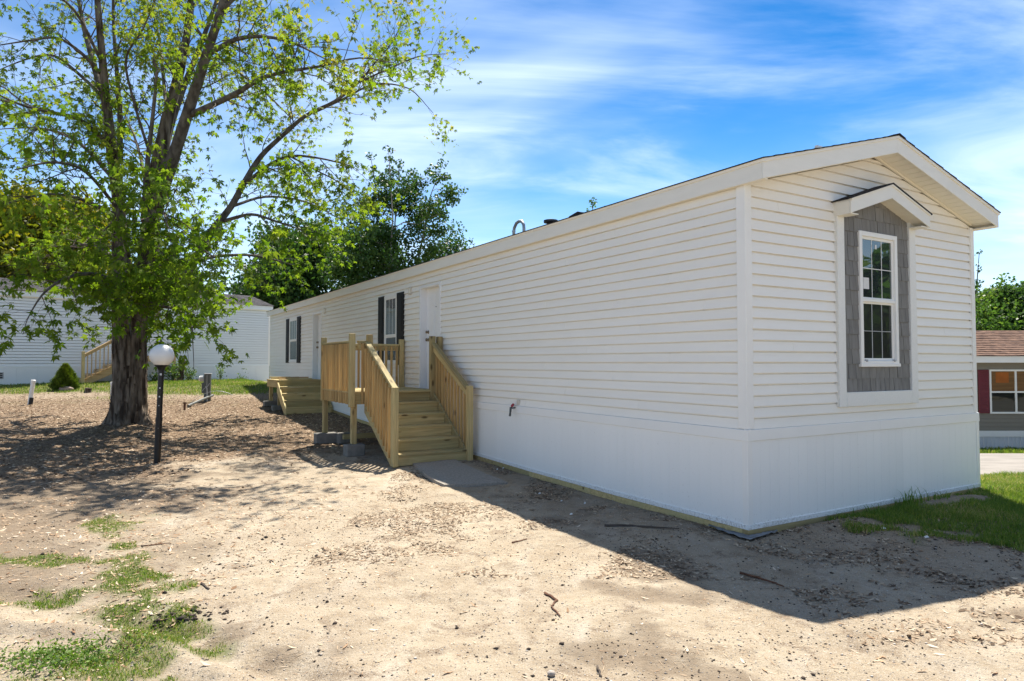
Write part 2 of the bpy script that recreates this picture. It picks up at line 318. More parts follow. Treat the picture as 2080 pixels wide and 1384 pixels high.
M['leafyel'] = attrmat('yellow_green_foliage', [(0,(.045,.065,.012)),(.5,(.12,.14,.015)),(.85,(.22,.20,.022)),(1,(.20,.12,.03))], .55, .42)
M['leafmid'] = attrmat('bright_foliage', [(0,(.035,.08,.02)),(.6,(.07,.14,.025)),(1,(.15,.20,.04))], .5, .4)
M['needle'] = attrmat('spruce_needles', [(0,(.05,.09,.015)),(.6,(.11,.17,.02)),(1,(.19,.24,.03))], .6, .15)
M['grass'] = attrmat('grass_blades', [(0,(.055,.11,.018)),(.5,(.12,.205,.03)),(.8,(.22,.27,.05)),(1,(.42,.34,.16))], .55, .35)
M['litter'] = attrmat('dry_litter', [(0,(.09,.06,.04)),(.3,(.18,.125,.08)),(.7,(.35,.26,.175)),(1,(.55,.46,.34))], .85, .1)
M['samara'] = attrmat('dry_leaves', [(0,(.22,.12,.06)),(.35,(.42,.29,.18)),(.75,(.55,.43,.30)),(1,(.66,.57,.46))], .75, .12)
M['clod'] = attrmat('dark_clods', [(0,(.025,.02,.018)),(.6,(.06,.045,.035)),(1,(.12,.09,.07))], .95)
M['pebble'] = attrmat('light_gravel', [(0,(.16,.14,.12)),(.5,(.34,.30,.26)),(1,(.55,.51,.46))], .9)

# ground material: zones painted as kinds of soil
gm = bpy.data.materials.new('ground_soil'); gm.use_nodes = True; n = gm.node_tree.nodes; l = gm.node_tree.links; b = n['Principled BSDF']; b.inputs['Roughness'].default_value = .95; b.inputs['Specular IOR Level'].default_value = .1
gc = n.new('ShaderNodeTexCoord')
def tex(scale, detail=6, rough=.6, dist=0, st=(1,1,1), rot=0):
    mp = n.new('ShaderNodeMapping'); mp.inputs['Scale'].default_value = st; mp.inputs['Rotation'].default_value = (0,0,rot); l.new(gc.outputs['Object'], mp.inputs[0])
    t = n.new('ShaderNodeTexNoise'); t.inputs['Scale'].default_value = scale; t.inputs['Detail'].default_value = detail; t.inputs['Roughness'].default_value = rough; t.inputs['Distortion'].default_value = dist; l.new(mp.outputs[0], t.inputs['Vector']); return t.outputs[0]
def mr_(s, a, b_, c=0, d=1):
    r = n.new('ShaderNodeMapRange'); r.inputs[1].default_value = a; r.inputs[2].default_value = b_; r.inputs[3].default_value = c; r.inputs[4].default_value = d; l.new(s, r.inputs[0]); return r.outputs[0]
def mixc(f, a, b_):
    r = n.new('ShaderNodeMix'); r.data_type = 'RGBA'
    if isinstance(f, float): r.inputs[0].default_value = f
    else: l.new(f, r.inputs[0])
    for k, c in ((6, a), (7, b_)):
        if isinstance(c, tuple): r.inputs[k].default_value = (*c, 1)
        else: l.new(c, r.inputs[k])
    return r.outputs[2]
def attr_(nm): a = n.new('ShaderNodeAttribute'); a.attribute_name = nm; return a.outputs['Fac']
def math_(op, a, b_):
    r = n.new('ShaderNodeMath'); r.operation = op
    for k, c in ((0, a), (1, b_)):
        if isinstance(c, (int, float)): r.inputs[k].default_value = c
        else: l.new(c, r.inputs[k])
    return r.outputs[0]
sand = mixc(mr_(tex(.8, 8, .62, .3), .35, .65), (.385,.325,.24), (.30,.245,.175))
sand = mixc(mr_(tex(5, 8, .7), .45, .72), sand, (.25,.19,.125))
sand = mixc(mr_(tex(2.2, 6, .6, .8, (1,.35,1), .5), .52, .72), sand, (.39,.34,.27))
sand = mixc(mr_(tex(.55, 7, .6, 1.2, (1.6,.7,1), .35), .50, .66, 0, .55), sand, (.25,.195,.135))
sand = mixc(mr_(tex(3.3, 9, .72, .5), .54, .64, 0, .85), sand, (.17,.125,.085))
sand = mixc(mr_(tex(130, 3, .7), .52, .70), sand, (.46,.42,.36))
sand = mixc(mr_(tex(95, 3, .7), .60, .74), sand, (.12,.095,.075))
mul = mixc(mr_(tex(16, 8, .75), .38, .62), (.23,.165,.112), (.11,.075,.05))
mul = mixc(mr_(tex(60, 5, .75, 1., (1,.6,1)), .52, .68), mul, (.36,.26,.16))
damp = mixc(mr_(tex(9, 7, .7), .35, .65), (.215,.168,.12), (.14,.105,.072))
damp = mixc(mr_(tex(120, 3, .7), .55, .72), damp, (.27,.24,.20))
soilg = mixc(mr_(tex(14, 6, .7), .4, .62), (.10,.125,.04), (.19,.15,.09))
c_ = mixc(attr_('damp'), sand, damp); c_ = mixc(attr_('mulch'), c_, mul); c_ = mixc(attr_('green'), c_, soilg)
l.new(c_, b.inputs['Base Color'])
hgt = math_('ADD', math_('MULTIPLY', tex(7, 8, .65), 1.0), math_('ADD', math_('MULTIPLY', tex(90, 4, .7), .22), math_('MULTIPLY', tex(26, 6, .7), .4)))
bp = n.new('ShaderNodeBump'); bp.inputs['Distance'].default_value = .04; bp.inputs['Strength'].default_value = .8; l.new(hgt, bp.inputs['Height']); l.new(bp.outputs[0], b.inputs['Normal'])

# ------------------------------------------------------------------ ground sheet
def wpt(px, py): p = gp(px, py); return (p.x, p.y)
GP1 = (-2.75, 4.95); GP2 = wpt(70, 1138); GP3 = wpt(255, 1250); GP4 = wpt(190, 1350); GP5 = wpt(235, 1075); GP6 = wpt(40, 1215); GP7 = wpt(150, 1195)
def z_green(x, y):
    nz = fbm(x, y, 1.3, 40, 4) - .5; nf = fbm(x, y, .25, 50, 3) - .5
    g_ = np.zeros_like(x)
    for c, rx, ry, a, s in ((GP1, 1.8, .30, -1.035, 1), (wpt(235, 1165), .26, .40, .3, 1), (GP2, .55, .13, .1, .8), (GP3, .24, .45, .45, .75), (GP4, .42, .17, .2, .85), (GP5, .22, .5, .6, .65), (GP6, .3, .10, 0, .5), (GP7, .32, .22, 0, 1)):
        g_ = np.maximum(g_, s*sstep(1.3-ell(x, y, c, rx, ry, a) + nz*1.1 + nf*2.4, 0.0, .9))
    u = (x-HX)*D2[0]+(y-HY)*D2[1]; v = (x-HX)*D1[0]+(y-HY)*D1[1]
    # shaded grass before the gable end and lawn to the right
    a = sstep(v + .42 + 1.9*(u-.78) + nz*2.2 + nf*2.2, .0, .7)*(u > .3)*sstep(v + 2.3 + nz*1.4 + nf*1.8, 0, .6)*(v < .3)*(1-sstep(ell(u, v, (2.9, -.22), .7, .22) + nf*1.2, 1.2, .8))
    g_ = np.maximum(g_, a*(.75+.25*(nf > -.1)))
    lawn = sstep(u-4.1-nf*.4, 0, .25)*sstep(v+1.6+nz*1.2+nf, 0, .4)*sstep(y, 4.6, 5.4)*(y < 20)
    g_ = np.maximum(g_, lawn)
    # far lawn strip before the left home
    g_ = np.maximum(g_, sstep(y - 20.6 + nz*2.2 + nf*1.2, 0, .6)*(u < 1))
    g_ = np.maximum(g_, .45*sstep(nz+nf*1.2, .16, .3)*sstep(y, 17.5, 20)*(u < 0))
    g_ = np.maximum(g_, sstep(y, 28, 30)); g_ = np.maximum(g_, sstep(np.abs(x), 22, 26))
    return np.clip(g_, 0, 1)
def z_mulch(x, y):
    nz = fbm(x, y, 1.8, 60, 5)-.5; nf = fbm(x, y, .35, 70, 3)-.5
    u = (x-HX)*D2[0]+(y-HY)*D2[1]; v = (x-HX)*D1[0]+(y-HY)*D1[1]
    m_ = sstep(y - 8.6 + .42*(x+5.4) * -1 + nz*5 + nf*1.5 - np.clip(x+2.0, 0, 9)*1.2, .0, 2.2)*(u < .5)*sstep(y, 6.5, 9)
    m_ = m_*(1-.55*sstep(y, 19, 20.5))
    m_ = np.maximum(m_, .5*sstep(nz*1.6+nf*.8 - .12, 0, .3)*sstep(-x, 2.5, 4)*sstep(y, 4, 6)*(u < 0))
    return np.clip(m_, 0, 1)
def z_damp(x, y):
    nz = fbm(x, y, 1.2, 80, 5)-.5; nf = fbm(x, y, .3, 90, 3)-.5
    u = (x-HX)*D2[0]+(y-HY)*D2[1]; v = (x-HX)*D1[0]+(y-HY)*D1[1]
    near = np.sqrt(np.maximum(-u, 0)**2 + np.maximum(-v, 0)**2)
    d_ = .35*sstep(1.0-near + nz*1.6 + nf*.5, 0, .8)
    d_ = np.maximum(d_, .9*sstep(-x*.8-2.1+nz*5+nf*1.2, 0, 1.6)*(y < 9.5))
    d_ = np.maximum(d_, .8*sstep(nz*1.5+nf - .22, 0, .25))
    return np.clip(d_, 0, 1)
def axis(lo, f0, f1, hi, st, gr=1.13):
    a = list(np.arange(f0, f1+1e-6, st)); s = st; p = f0; left = []
    while p > lo: s *= gr; p -= s; left.append(p)
    s = st; p = a[-1]; right = []
    while p < hi: s *= gr; p += s; right.append(p)
    return np.array(left[::-1] + a + right)
xs = axis(-900, -9, 7.5, 900, .045, 1.10); ys = axis(-300, 2.2, 13, 1500, .045, 1.06)
X, Y = np.meshgrid(xs, ys, indexing='ij')
Zg = G(X, Y)
mk = ((X > -25) & (X < 20) & (Y > 0) & (Y < 28))
rel = (fbm(X, Y, .8, 101, 5)-.5)*.085 + (fbm(X, Y, .16, 121, 3)-.5)*.03 + (rng.random(X.shape)-.5)*.004
# curved wheel ruts in the foreground
rad = np.hypot(X+6.5, Y+4.5) + (fbm(X, Y, .9, 150, 2)-.5)*.5
rut = np.exp(-((rad-9.6)/.13)**2)*-.03 + np.exp(-((rad-9.35)/.09)**2)*.022 + np.exp(-((rad-8.2)/.12)**2)*-.022 + np.exp(-((rad-8.42)/.08)**2)*.018
rel = rel + 2.3*rut*(Y < 7)*(.4+.9*fbm(X, Y, .5, 160, 2))
U = (X-HX)*D2[0]+(Y-HY)*D2[1]; Vv = (X-HX)*D1[0]+(Y-HY)*D1[1]
road = (X > 4.5) & (Y > 8.9) & (Y < 17.5)
nearh = sstep(np.maximum(np.abs(U-2)-2.03, np.maximum(-Vv, 0)), 0, .5)
rel = rel*np.where(road | (Y < .3), .1, 1)*(.35+.65*nearh)
rel = rel + .055*np.exp(-((U-3.1)/.9)**2 - ((Vv+.28)/.22)**2) + .05*np.exp(-((U-1.0)/.6)**2 - ((Vv+.2)/.16)**2)   # soil banked against the gable
tree_c = gp(262, 868)
rel = rel + .10*np.exp(-(((X-tree_c.x)**2 + (Y-tree_c.y)**2)/.9**2))
Z = Zg + rel*mk - .01
pz = np.minimum(np.abs(U-(-.88)), 9)
far = np.hypot(X, Y) > 60
Z = np.where(far, Zg-.1, Z)
Z = Z + .05*np.exp(-((U-2.6)/1.6)**2 - ((Vv+.9)/.6)**2)*mk
nx, ny = X.shape
idx = np.arange(nx*ny).reshape(nx, ny)
F = np.stack([idx[:-1,:-1], idx[1:,:-1], idx[1:,1:], idx[:-1,1:]], -1).reshape(-1, 4)
ground = npmesh('ground', np.stack([X, Y, Z], -1).reshape(-1, 3), F, gm, {'green': z_green(X, Y), 'mulch': z_mulch(X, Y), 'damp': z_damp(X, Y)}, smooth=True)
tag(ground, kind='structure')
def surf(x, y):
    """height of the finished ground sheet (bilinear)"""
    x = np.asarray(x, float); y = np.asarray(y, float)
    i = np.clip(np.searchsorted(xs, x)-1, 0, nx-2); j = np.clip(np.searchsorted(ys, y)-1, 0, ny-2)
    fx = (x-xs[i])/(xs[i+1]-xs[i]); fy = (y-ys[j])/(ys[j+1]-ys[j])
    return (Z[i,j]*(1-fx)+Z[i+1,j]*fx)*(1-fy) + (Z[i,j+1]*(1-fx)+Z[i+1,j+1]*fx)*fy
def sp3(p, lift=0): return Vector((p.x, p.y, float(surf(p.x, p.y))+lift))

# road on the right
rx_ = np.linspace(4.6, 90, 120); ry_ = np.linspace(0, 1, 30)
RX, RT = np.meshgrid(rx_, ry_, indexing='ij')
RY = (9.55 + .08*np.sin(RX*1.3) - .05*(RX-6)) * (1-RT) + (16.2 + .1*np.sin(RX*.7)) * RT
RY = np.where(RX > 30, 9.55-.05*24 + RT*8, RY)
RZ = G(RX, RY) + .012 + .03*np.sin(RT*PI)
RZ[:, 0] -= .05; RZ[:, -1] -= .05
ri = np.arange(RX.size).reshape(RX.shape)
tag(npmesh('road', np.stack([RX, RY, RZ], -1).reshape(-1, 3), np.stack([ri[:-1,:-1], ri[1:,:-1], ri[1:,1:], ri[:-1,1:]], -1).reshape(-1, 4), M['roadm'], smooth=True), kind='structure')

# ------------------------------------------------------------------ the white manufactured home
W_, LEN = 4.063, 20.55
ZB = .944; ZE = 3.16; SL = .268; OV = .275; OE = .08; C4 = .1016
home = empty('mobile_home', (HX, HY, 0), HR, 'long white vinyl-sided mobile home with grey-shaked gable window and white skirting', 'mobile home')
def ztop(x): return ZE + .185 + SL*(min(x, W_-x)+OE)       # roof top
openings = [ (6.50, 7.40, ZB, 2.93, 'door'), (14.0, 14.86, ZB, 2.90, 'door'), (8.53, 9.24, 1.515, 2.91, 'window'), (16.62, 17.66, 1.56, 2.90, 'window') ]
prof = [(.0, C4), (.0085, .070), (.0125, .004), (.0115, 0), (.0, 0)]
def clip_prof(zlo, zhi):
    """profile between heights zlo..zhi of the course (0..C4)"""
    ps = [(-.008, .1016), (-.008, .0890), (.0075, .087), (.0125, .052), (.0225, .003)]
    f = lambda z: np.interp(z, [.003, .052, .087, .0890, .1016], [.0225, .0125, .0075, -.008, -.008])
    zs = sorted({zlo, zhi, *[z for _, z in ps if zlo < z < zhi]}, reverse=True)
    return [(float(f(z)), z) for z in zs] + [(-.011, zlo), (-.011, zhi)]
def sboard(parent, plane, a0, a1, zc, zlo=0, zhi=C4, mat_=None, off=.0, endf=None, name='siding_board'):
    if a1-a0 < .02: return
    m = MB(); pr = clip_prof(zlo, zhi); n_ = len(pr); vs = []
    for e in (0, 1):
        for o_, z_ in pr:
            a = (a0, a1)[e]
            if endf: lo, hi = endf(zc+z_); a = max(a0, lo) if e == 0 else min(a1, hi)
            oo = o_ + (off if o_ > 0 else 0)
            vs.append((-oo, a, zc+z_) if plane == 'l' else (a, -oo, zc+z_))
    fs = [tuple(range(n_)), tuple(range(n_, 2*n_))[::-1]] + [(i, i+n_, (i+1)%n_+n_, (i+1)%n_) for i in range(n_)]
    m.add(vs, fs); return m.build(name, mat_ or M['vinyl'], parent)
def course_run(parent, plane, lo, hi, ops, z0, z1, seam=3.66, mat_=None, endf=None):
    zc = z0; k = 0
    while zc < z1 - .02:
        top = min(C4, z1-zc); cuts = []
        for a, b_, c, d, *_ in ops:
            if c < zc+top and d > zc: cuts.append((a, b_, c, d))
        pts = sorted({lo, hi, *[v for a, b_, *_ in cuts for v in (a, b_)]})
        for p, q in zip(pts[:-1], pts[1:]):
            mid = (p+q)/2; inside = [t for t in cuts if t[0] < mid < t[1]]
            if inside:
                c, d = inside[0][2:4]
                if c > zc+.012: sboard(parent, plane, p, q, zc, 0, c-zc, mat_, endf=endf)
                if d < zc+top-.012: sboard(parent, plane, p, q, zc, d-zc, top, mat_, endf=endf)
                continue
            s = p; ph = (k*1.37) % seam; j = 0
            nxt = lo + ph
            while nxt <= s+.3: nxt += seam
            while s < q-.001:
                e = min(nxt, q)
                if q-e < .3: e = q
                sboard(parent, plane, s, e+(.012 if e < q else 0), zc, 0, top, mat_, off=.002*(j % 2), endf=endf); s = e; nxt += seam; j += 1
        zc += C4; k += 1
course_run(home, 'l', .07, LEN-.05, openings, ZB, ZE+.03)
wz = lambda x: ZE - .0 + SL*min(x, W_-x) + .04
def gend(z):
    e = max(0, (z-(ZE+.04))/SL); return (.055+e, W_-.05-e)
course_run(home, 'g', .055, W_-.05, [(1.335, 2.755, 1.10, 3.175, 'w'), (1.60, 2.48, 3.175, 3.27, 'w'), (1.80, 2.28, 3.27, 3.34, 'w')], ZB, ZE+.04+SL*W_/2-.03, seam=9, endf=gend)
# wall backing
m = MB(); t = .012
def wallrect(a0, a1, z0, z1): m.box(.0115, .0115+t, a0, a1, z0, z1)
ys_ = sorted([0, LEN] + [v for o in openings for v in o[:2]])
for a, b_ in zip(ys_[:-1], ys_[1:]):
    op = [o for o in openings if abs(o[0]-a) < 1e-6 and abs(o[1]-b_) < 1e-6]
    if op: wallrect(a, b_, op[0][3], ZE+.1); wallrect(a, b_, .3, op[0][2])
    else: wallrect(a, b_, .12 if a < 6 else .5, ZE+.1)
m.build('wall', M['beige'], home)
m = MB(); m.prism([(0.02, 0.1), (W_-.02, 0.1), (W_-.02, ZE+.1), (W_/2, ZE+.1+SL*W_/2), (.02, ZE+.1)], 'y', .0115, .0235); m.build('gable_wall', M['beige'], home); m = MB(); m.prism([(0.02, .1), (W_-.02, .1), (W_-.02, ZE+.1), (W_/2, ZE+.1+SL*W_/2), (.02, ZE+.1)], 'y', LEN-.014, LEN-.002); m.build('gable_wall', M['trim'], home)

m = MB(); m.box(W_-.014, W_-.001, .02, LEN-.02, -.3, ZE+.1); m.build('back_wall', M['trim'], home)
# corner trims
def cpost(x0, x1, y0, y1): return MB().box(x0, x1, y0, y1, ZB+.004, ZE+.06).build('corner_trim', M['trim'], home, bevel=.004)
m = MB(); m.prism([(-.028,-.028),(.062,-.028),(.062,.001),(.001,.001),(.001,.075),(-.028,.075)], 'z', ZB+.003, ZE+.03); m.build('corner_trim', M['trim'], home, bevel=.003)
m = MB(); m.prism([(W_+.022,-.028),(W_-.055,-.028),(W_-.055,.001),(W_-.001,.001),(W_-.001,.075),(W_+.022,.075)], 'z', ZB+.003, ZE+.03); m.build('corner_trim', M['trim'], home, bevel=.003)
m = MB(); m.box(-.022, .001, LEN-.06, LEN+.01, ZB+.003, ZE+.03); m.build('corner_trim', M['trim'], home, bevel=.003)
# band above the skirting
def band(p0, p1, nseg, ax):
    for i in range(nseg):
        a = p0+(p1-p0)*i/nseg; b_ = p0+(p1-p0)*(i+1)/nseg
        o = .034 + (.0015 if i % 2 else 0)
        pr = [(-o, ZB-.006), (-o-.004, ZB-.104), (-o+.006, ZB-.108), (.004, ZB-.10), (.004, ZB+.006)]
        mm = MB()
        if ax == 'y': mm.prism(pr, 'y', a, b_)
        else: mm.prism(pr, 'x', a, b_)
        mm.build('skirt_band', M['trim'], home, bevel=.0015)
band(-.038, LEN+.02, 6, 'y'); band(-.0375, W_+.035, 2, 'x')
# skirting panels
def skl(v): return Ginh(-.03, v)
pw = .41; v = .0
while v < LEN-.01:
    e = min(v+pw, LEN)
    mm = MB(); g0, g1 = skl(v)+.06, skl(e)+.06
    ln = e-v
    for k, (aa, bb, dd) in enumerate(((0, .35, 0), (.357, .672, .0), (.678, .993, .0))):
        a, b_ = v+aa*ln, v+bb*ln; za_, zb_ = g0+(g1-g0)*aa, g0+(g1-g0)*bb
        mm.add([(-.024,a,za_),(-.024,b_,zb_),(-.024,b_,ZB-.09),(-.024,a,ZB-.09),(-.018,a,za_),(-.018,b_,zb_),(-.018,b_,ZB-.09),(-.018,a,ZB-.09)], [(0,1,2,3),(4,7,6,5),(0,4,5,1),(3,2,6,7),(0,3,7,4),(1,5,6,2)])
    mm.add([(-.0232,v,g0),(-.0232,e,g1),(-.0232,e,ZB-.09),(-.0232,v,ZB-.09),(-.012,v,g0),(-.012,e,g1),(-.012,e,ZB-.09),(-.012,v,ZB-.09)], [(0,1,2,3),(4,7,6,5),(0,4,5,1),(3,2,6,7),(0,3,7,4),(1,5,6,2)])
    mm.build('skirting_panel', M['skirt'], home); v = e
v = 0.
while v < W_-.01:
    e = min(v+pw, W_)
    mm = MB(); ln = e-v
    for aa, bb in ((0, .35), (.357, .672), (.678, .993)): mm.box(v+aa*ln, v+bb*ln, -.024, -.018, .06, ZB-.09)
    mm.box(v, e, -.0232, -.012, .06, ZB-.09); mm.build('skirting_panel', M['skirt'], home); v = e
MB().prism([(-.034,-.034),(.03,-.034),(.03,-.0245),(-.0245,-.0245),(-.0245,.03),(-.034,.03)], 'z', .055, ZB-.1).build('skirt_corner', M['trim'], home, bevel=.002)
MB().box(W_-.03, W_+.034, -.034, .03, .055, ZB-.1).build('skirt_corner', M['trim'], home, bevel=.002)
# bottom track and treated base plate, following the ground
def strip(name, mat_, o0, o1, zl, zh, step, ax):
    L_ = LEN if ax == 'y' else W_; v = -o1
    while v < L_-.01:
        e = min(v+step, L_+ (.0 if ax == 'y' else o1))
        if ax == 'y': g0, g1 = skl(max(v, 0)), skl(e); q = lambda o, a, z: (-o, a, z)
        else: g0 = g1 = 0; q = lambda o, a, z: (a, -o, z)
        MB().add([q(o0,v,g0+zl), q(o0,e-.002,g1+zl), q(o0,e-.002,g1+zh), q(o0,v,g0+zh), q(o1,v,g0+zl), q(o1,e-.002,g1+zl), q(o1,e-.002,g1+zh), q(o1,v,g0+zh)],
                 [(0,1,2,3),(4,7,6,5),(0,4,5,1),(3,2,6,7),(0,3,7,4),(1,5,6,2)]).build(name, mat_, home, bevel=.002)
        v = e
strip('bottom_track', M['track'], -.01, .036, .048, .092, 1.83, 'y'); strip('bottom_track', M['track'], -.01, .0365, .048, .092, 2.1, 'x')
strip('base_plate', M['lumber'], -.03, .046, -.035, .046, 1.83, 'y'); strip('base_plate', M['lumber'], -.03, .0465, -.035, .046, 2.2, 'x')
# roof
xm = W_/2
for s_ in (0, 1):
    ex = -OE if s_ == 0 else W_+OE
    mm = MB(); zt_ = ZE+.185; za = zt_+SL*(xm+OE)
    e2 = ex+(.022 if s_ == 0 else -.022); mm.prism([(e2, zt_-.007), (xm, za-.012), (xm, za-.045), (e2, zt_-.040)], 'y', -OV+.02, LEN+OV-.02)
    mm.build('roof_slope', M['trim'], home)
    # shingle courses, each a thin wedge with a proud lower edge
    mm = MB(); nC = 15
    for i in range(nC):
        f0, f1 = i/nC, (i+1)/nC; x0 = ex+(xm-ex)*f0; x1 = ex+(xm-ex)*f1
        if i == 0: x0 += (-.02 if s_ == 0 else .02)
        z0 = zt_+SL*abs(x0-ex)*(1 if i else -1); z1 = zt_+SL*abs(x1-ex)
        mm.prism([(x0, z0+.004), (x1, z1-.002), (x1, z1-.010), (x0, z0-.008)], 'y', -OV-.018 - .004*(i % 2), LEN+OV+.012)
    tag(mm.build('shingles', M['shingle'], home), kind='stuff')
MB().prism([(xm-.12, ZE+.185+SL*(xm+OE)-.022), (xm, ZE+.185+SL*(xm+OE)+.014), (xm+.12, ZE+.185+SL*(xm+OE)-.022), (xm, ZE+.185+SL*(xm+OE)+.002)], 'y', -OV-.022, LEN+OV+.01).build('ridge_cap', M['shingle'], home)
# eave fascia boards (long sides), drip edge and narrow soffit
for s_ in (0, 1):
    sg = -1 if s_ == 0 else 1; ex = -OE if s_ == 0 else W_+OE
    v = -OV+.017; k = 0
    while v < LEN+OV-.01:
        e = min(v+3.66, LEN+OV)
        MB().box(min(ex, ex-sg*.014), max(ex, ex-sg*.014), v, e-.002, ZE, ZE+.150).build('fascia_board', M['fascia'], home, bevel=.003)
        v = e; k += 1
    MB().prism([(ex+sg*.010, ZE+.148), (ex+sg*.016, ZE+.176), (ex-sg*.05, ZE+.172), (ex-sg*.05, ZE+.152)], 'y', -OV-.01, LEN+OV).build('drip_edge', M['soffit'], home)
    wx = 0 if s_ == 0 else W_
    MB().box(min(ex-sg*.016, wx), max(ex-sg*.016, wx), -.02, LEN, ZE+.018, ZE+.03).build('eave_soffit', M['soffit'], home)
    MB().box(min(wx+sg*.012, wx+sg*.03), max(wx+sg*.012, wx+sg*.03), .05, LEN, ZE+.004, ZE+.018).build('soffit_channel', M['soffit'], home)
# rake fascias with a boxed return, at both gables
def rake(yf, sgn):
    for s_ in (0, 1):
        ex = -OE if s_ == 0 else W_+OE; zt_ = ZE+.150; za = zt_+SL*(xm+OE)
        y0, y1 = sorted((yf, yf+sgn*.016))
        MB().prism([(ex, ZE), (xm, ZE+SL*(xm+OE)), (xm, za), (ex, zt_)], 'y', y0, y1).build('rake_fascia', M['fascia'], home, bevel=.003)
        y0, y1 = sorted((yf-sgn*.012, yf+sgn*.04))
        MB().prism([(ex, zt_-.002), (xm, za-.002), (xm, za+.030), (ex, zt_+.030)], 'y', y0, y1).build('rake_drip_edge', M['soffit'], home, bevel=.002)
rake(-OV, 1); rake(LEN+OV, -1)
# soffit slats under the gable overhang
for s_ in (0, 1):
    nS = 20
    for i in range(nS):
        ex = -OE if s_ == 0 else W_+OE; dr = 1 if s_ == 0 else -1
        x0 = ex+dr*(.016+(xm+OE-.02)*i/nS); x1 = ex+dr*(.016+(xm+OE-.02)*(i+.93)/nS); z0 = ZE+.035+SL*abs(x0-ex); z1 = ZE+.035+SL*abs(x1-ex)
        MB().prism([(x0, z0), (x1, z1), (x1, z1+.012), (x0, z0+.012)], 'y', -OV+.016, -.005).build('soffit_panel', M['soffit'], home)
    e2 = ex+dr*.018; MB().prism([(e2, ZE+.055), (xm, ZE+.05+SL*(xm+OE)), (xm, ZE+.056+SL*(xm+OE)), (e2, ZE+.061)], 'y', -OV+.016, .0).build('soffit_backing', M['dark'], home)
    MB().prism([(ex+dr*.12, ZE+.012+SL*.12), (xm, ZE+.012+SL*(xm+OE)), (xm, ZE+.036+SL*(xm+OE)), (ex+dr*.12, ZE+.036+SL*.12)], 'y', -.034, -.012).build('soffit_channel', M['soffit'], home)
# eave box ends under the rake at the wall corners
for x0, x1 in ((-OE+.014, .0), (W_, W_+OE-.014)):
    MB().box(x0, x1, -OV+.016, -.02, ZE+.004, ZE+.016).build('eave_return', M['soffit'], home)

# ---- gable window with grey shakes, casing and hood
def cas(pl): return pl.build('window_casing', M['stucco'], home, bevel=.004)
cas(MB().box(1.322, 1.44, -.045, .0, 1.10, 3.13)); cas(MB().box(2.635, 2.757, -.045, .0, 1.10, 3.13)); cas(MB().box(1.442, 2.633, -.046, .0, 1.10, 1.245))
MB().prism([(1.441, 1.24), (2.634, 1.24), (2.634, 3.16), (2.04, 3.34), (1.441, 3.16)], 'y', -.002, .004).build('shake_backing', M['dark'], home)
zc = 1.247; r = 0
shakes = []
def hood_in(x): return 3.03 + .335*(min(x-1.35, 2.73-x)) if 1.35 < x < 2.73 else 3.03
while zc < 3.30:
    hgt_ = .152 if r else .135
    x = 1.442 - (r % 3)*.045
    while x < 2.633:
        wd = random.choice((.085, .11, .13, .15)); x1 = min(x+wd, 2.633); x0 = max(x, 1.442)
        if 2.633-x1 < .04: x1 = 2.633
        segs = [(x0, x1)]
        if zc < 2.90 and zc+hgt_ > 1.56:
            segs = []
            if x0 < 1.70: segs.append((x0, min(x1, 1.705)))
            if x1 > 2.395: segs.append((max(x0, 2.39), x1))
        for a, b_ in segs:
            if b_-a < .02: continue
            top = min(zc+hgt_+.02, hood_in((a+b_)/2)+.05)
            if top-zc < .03: continue
            gp_ = .003
            th = random.uniform(.022, .030); dz = random.uniform(-.0015, .0015)
            MB().add([(a+gp_,-th,zc+dz),(b_-gp_,-th+random.uniform(-.001,.001),zc+dz),(b_-gp_,-.0175,top),(a+gp_,-.0175,top),(a+gp_,-.001,zc+dz),(b_-gp_,-.001,zc+dz),(b_-gp_,-.001,top),(a+gp_,-.001,top)],
                     [(0,1,2,3),(4,7,6,5),(0,4,5,1),(3,2,6,7),(0,3,7,4),(1,5,6,2)]).build('shake', M['shake'], home)
        x = x1 if x1 > x else x+wd
        if x1 >= 2.633: break
    zc += hgt_; r += 1
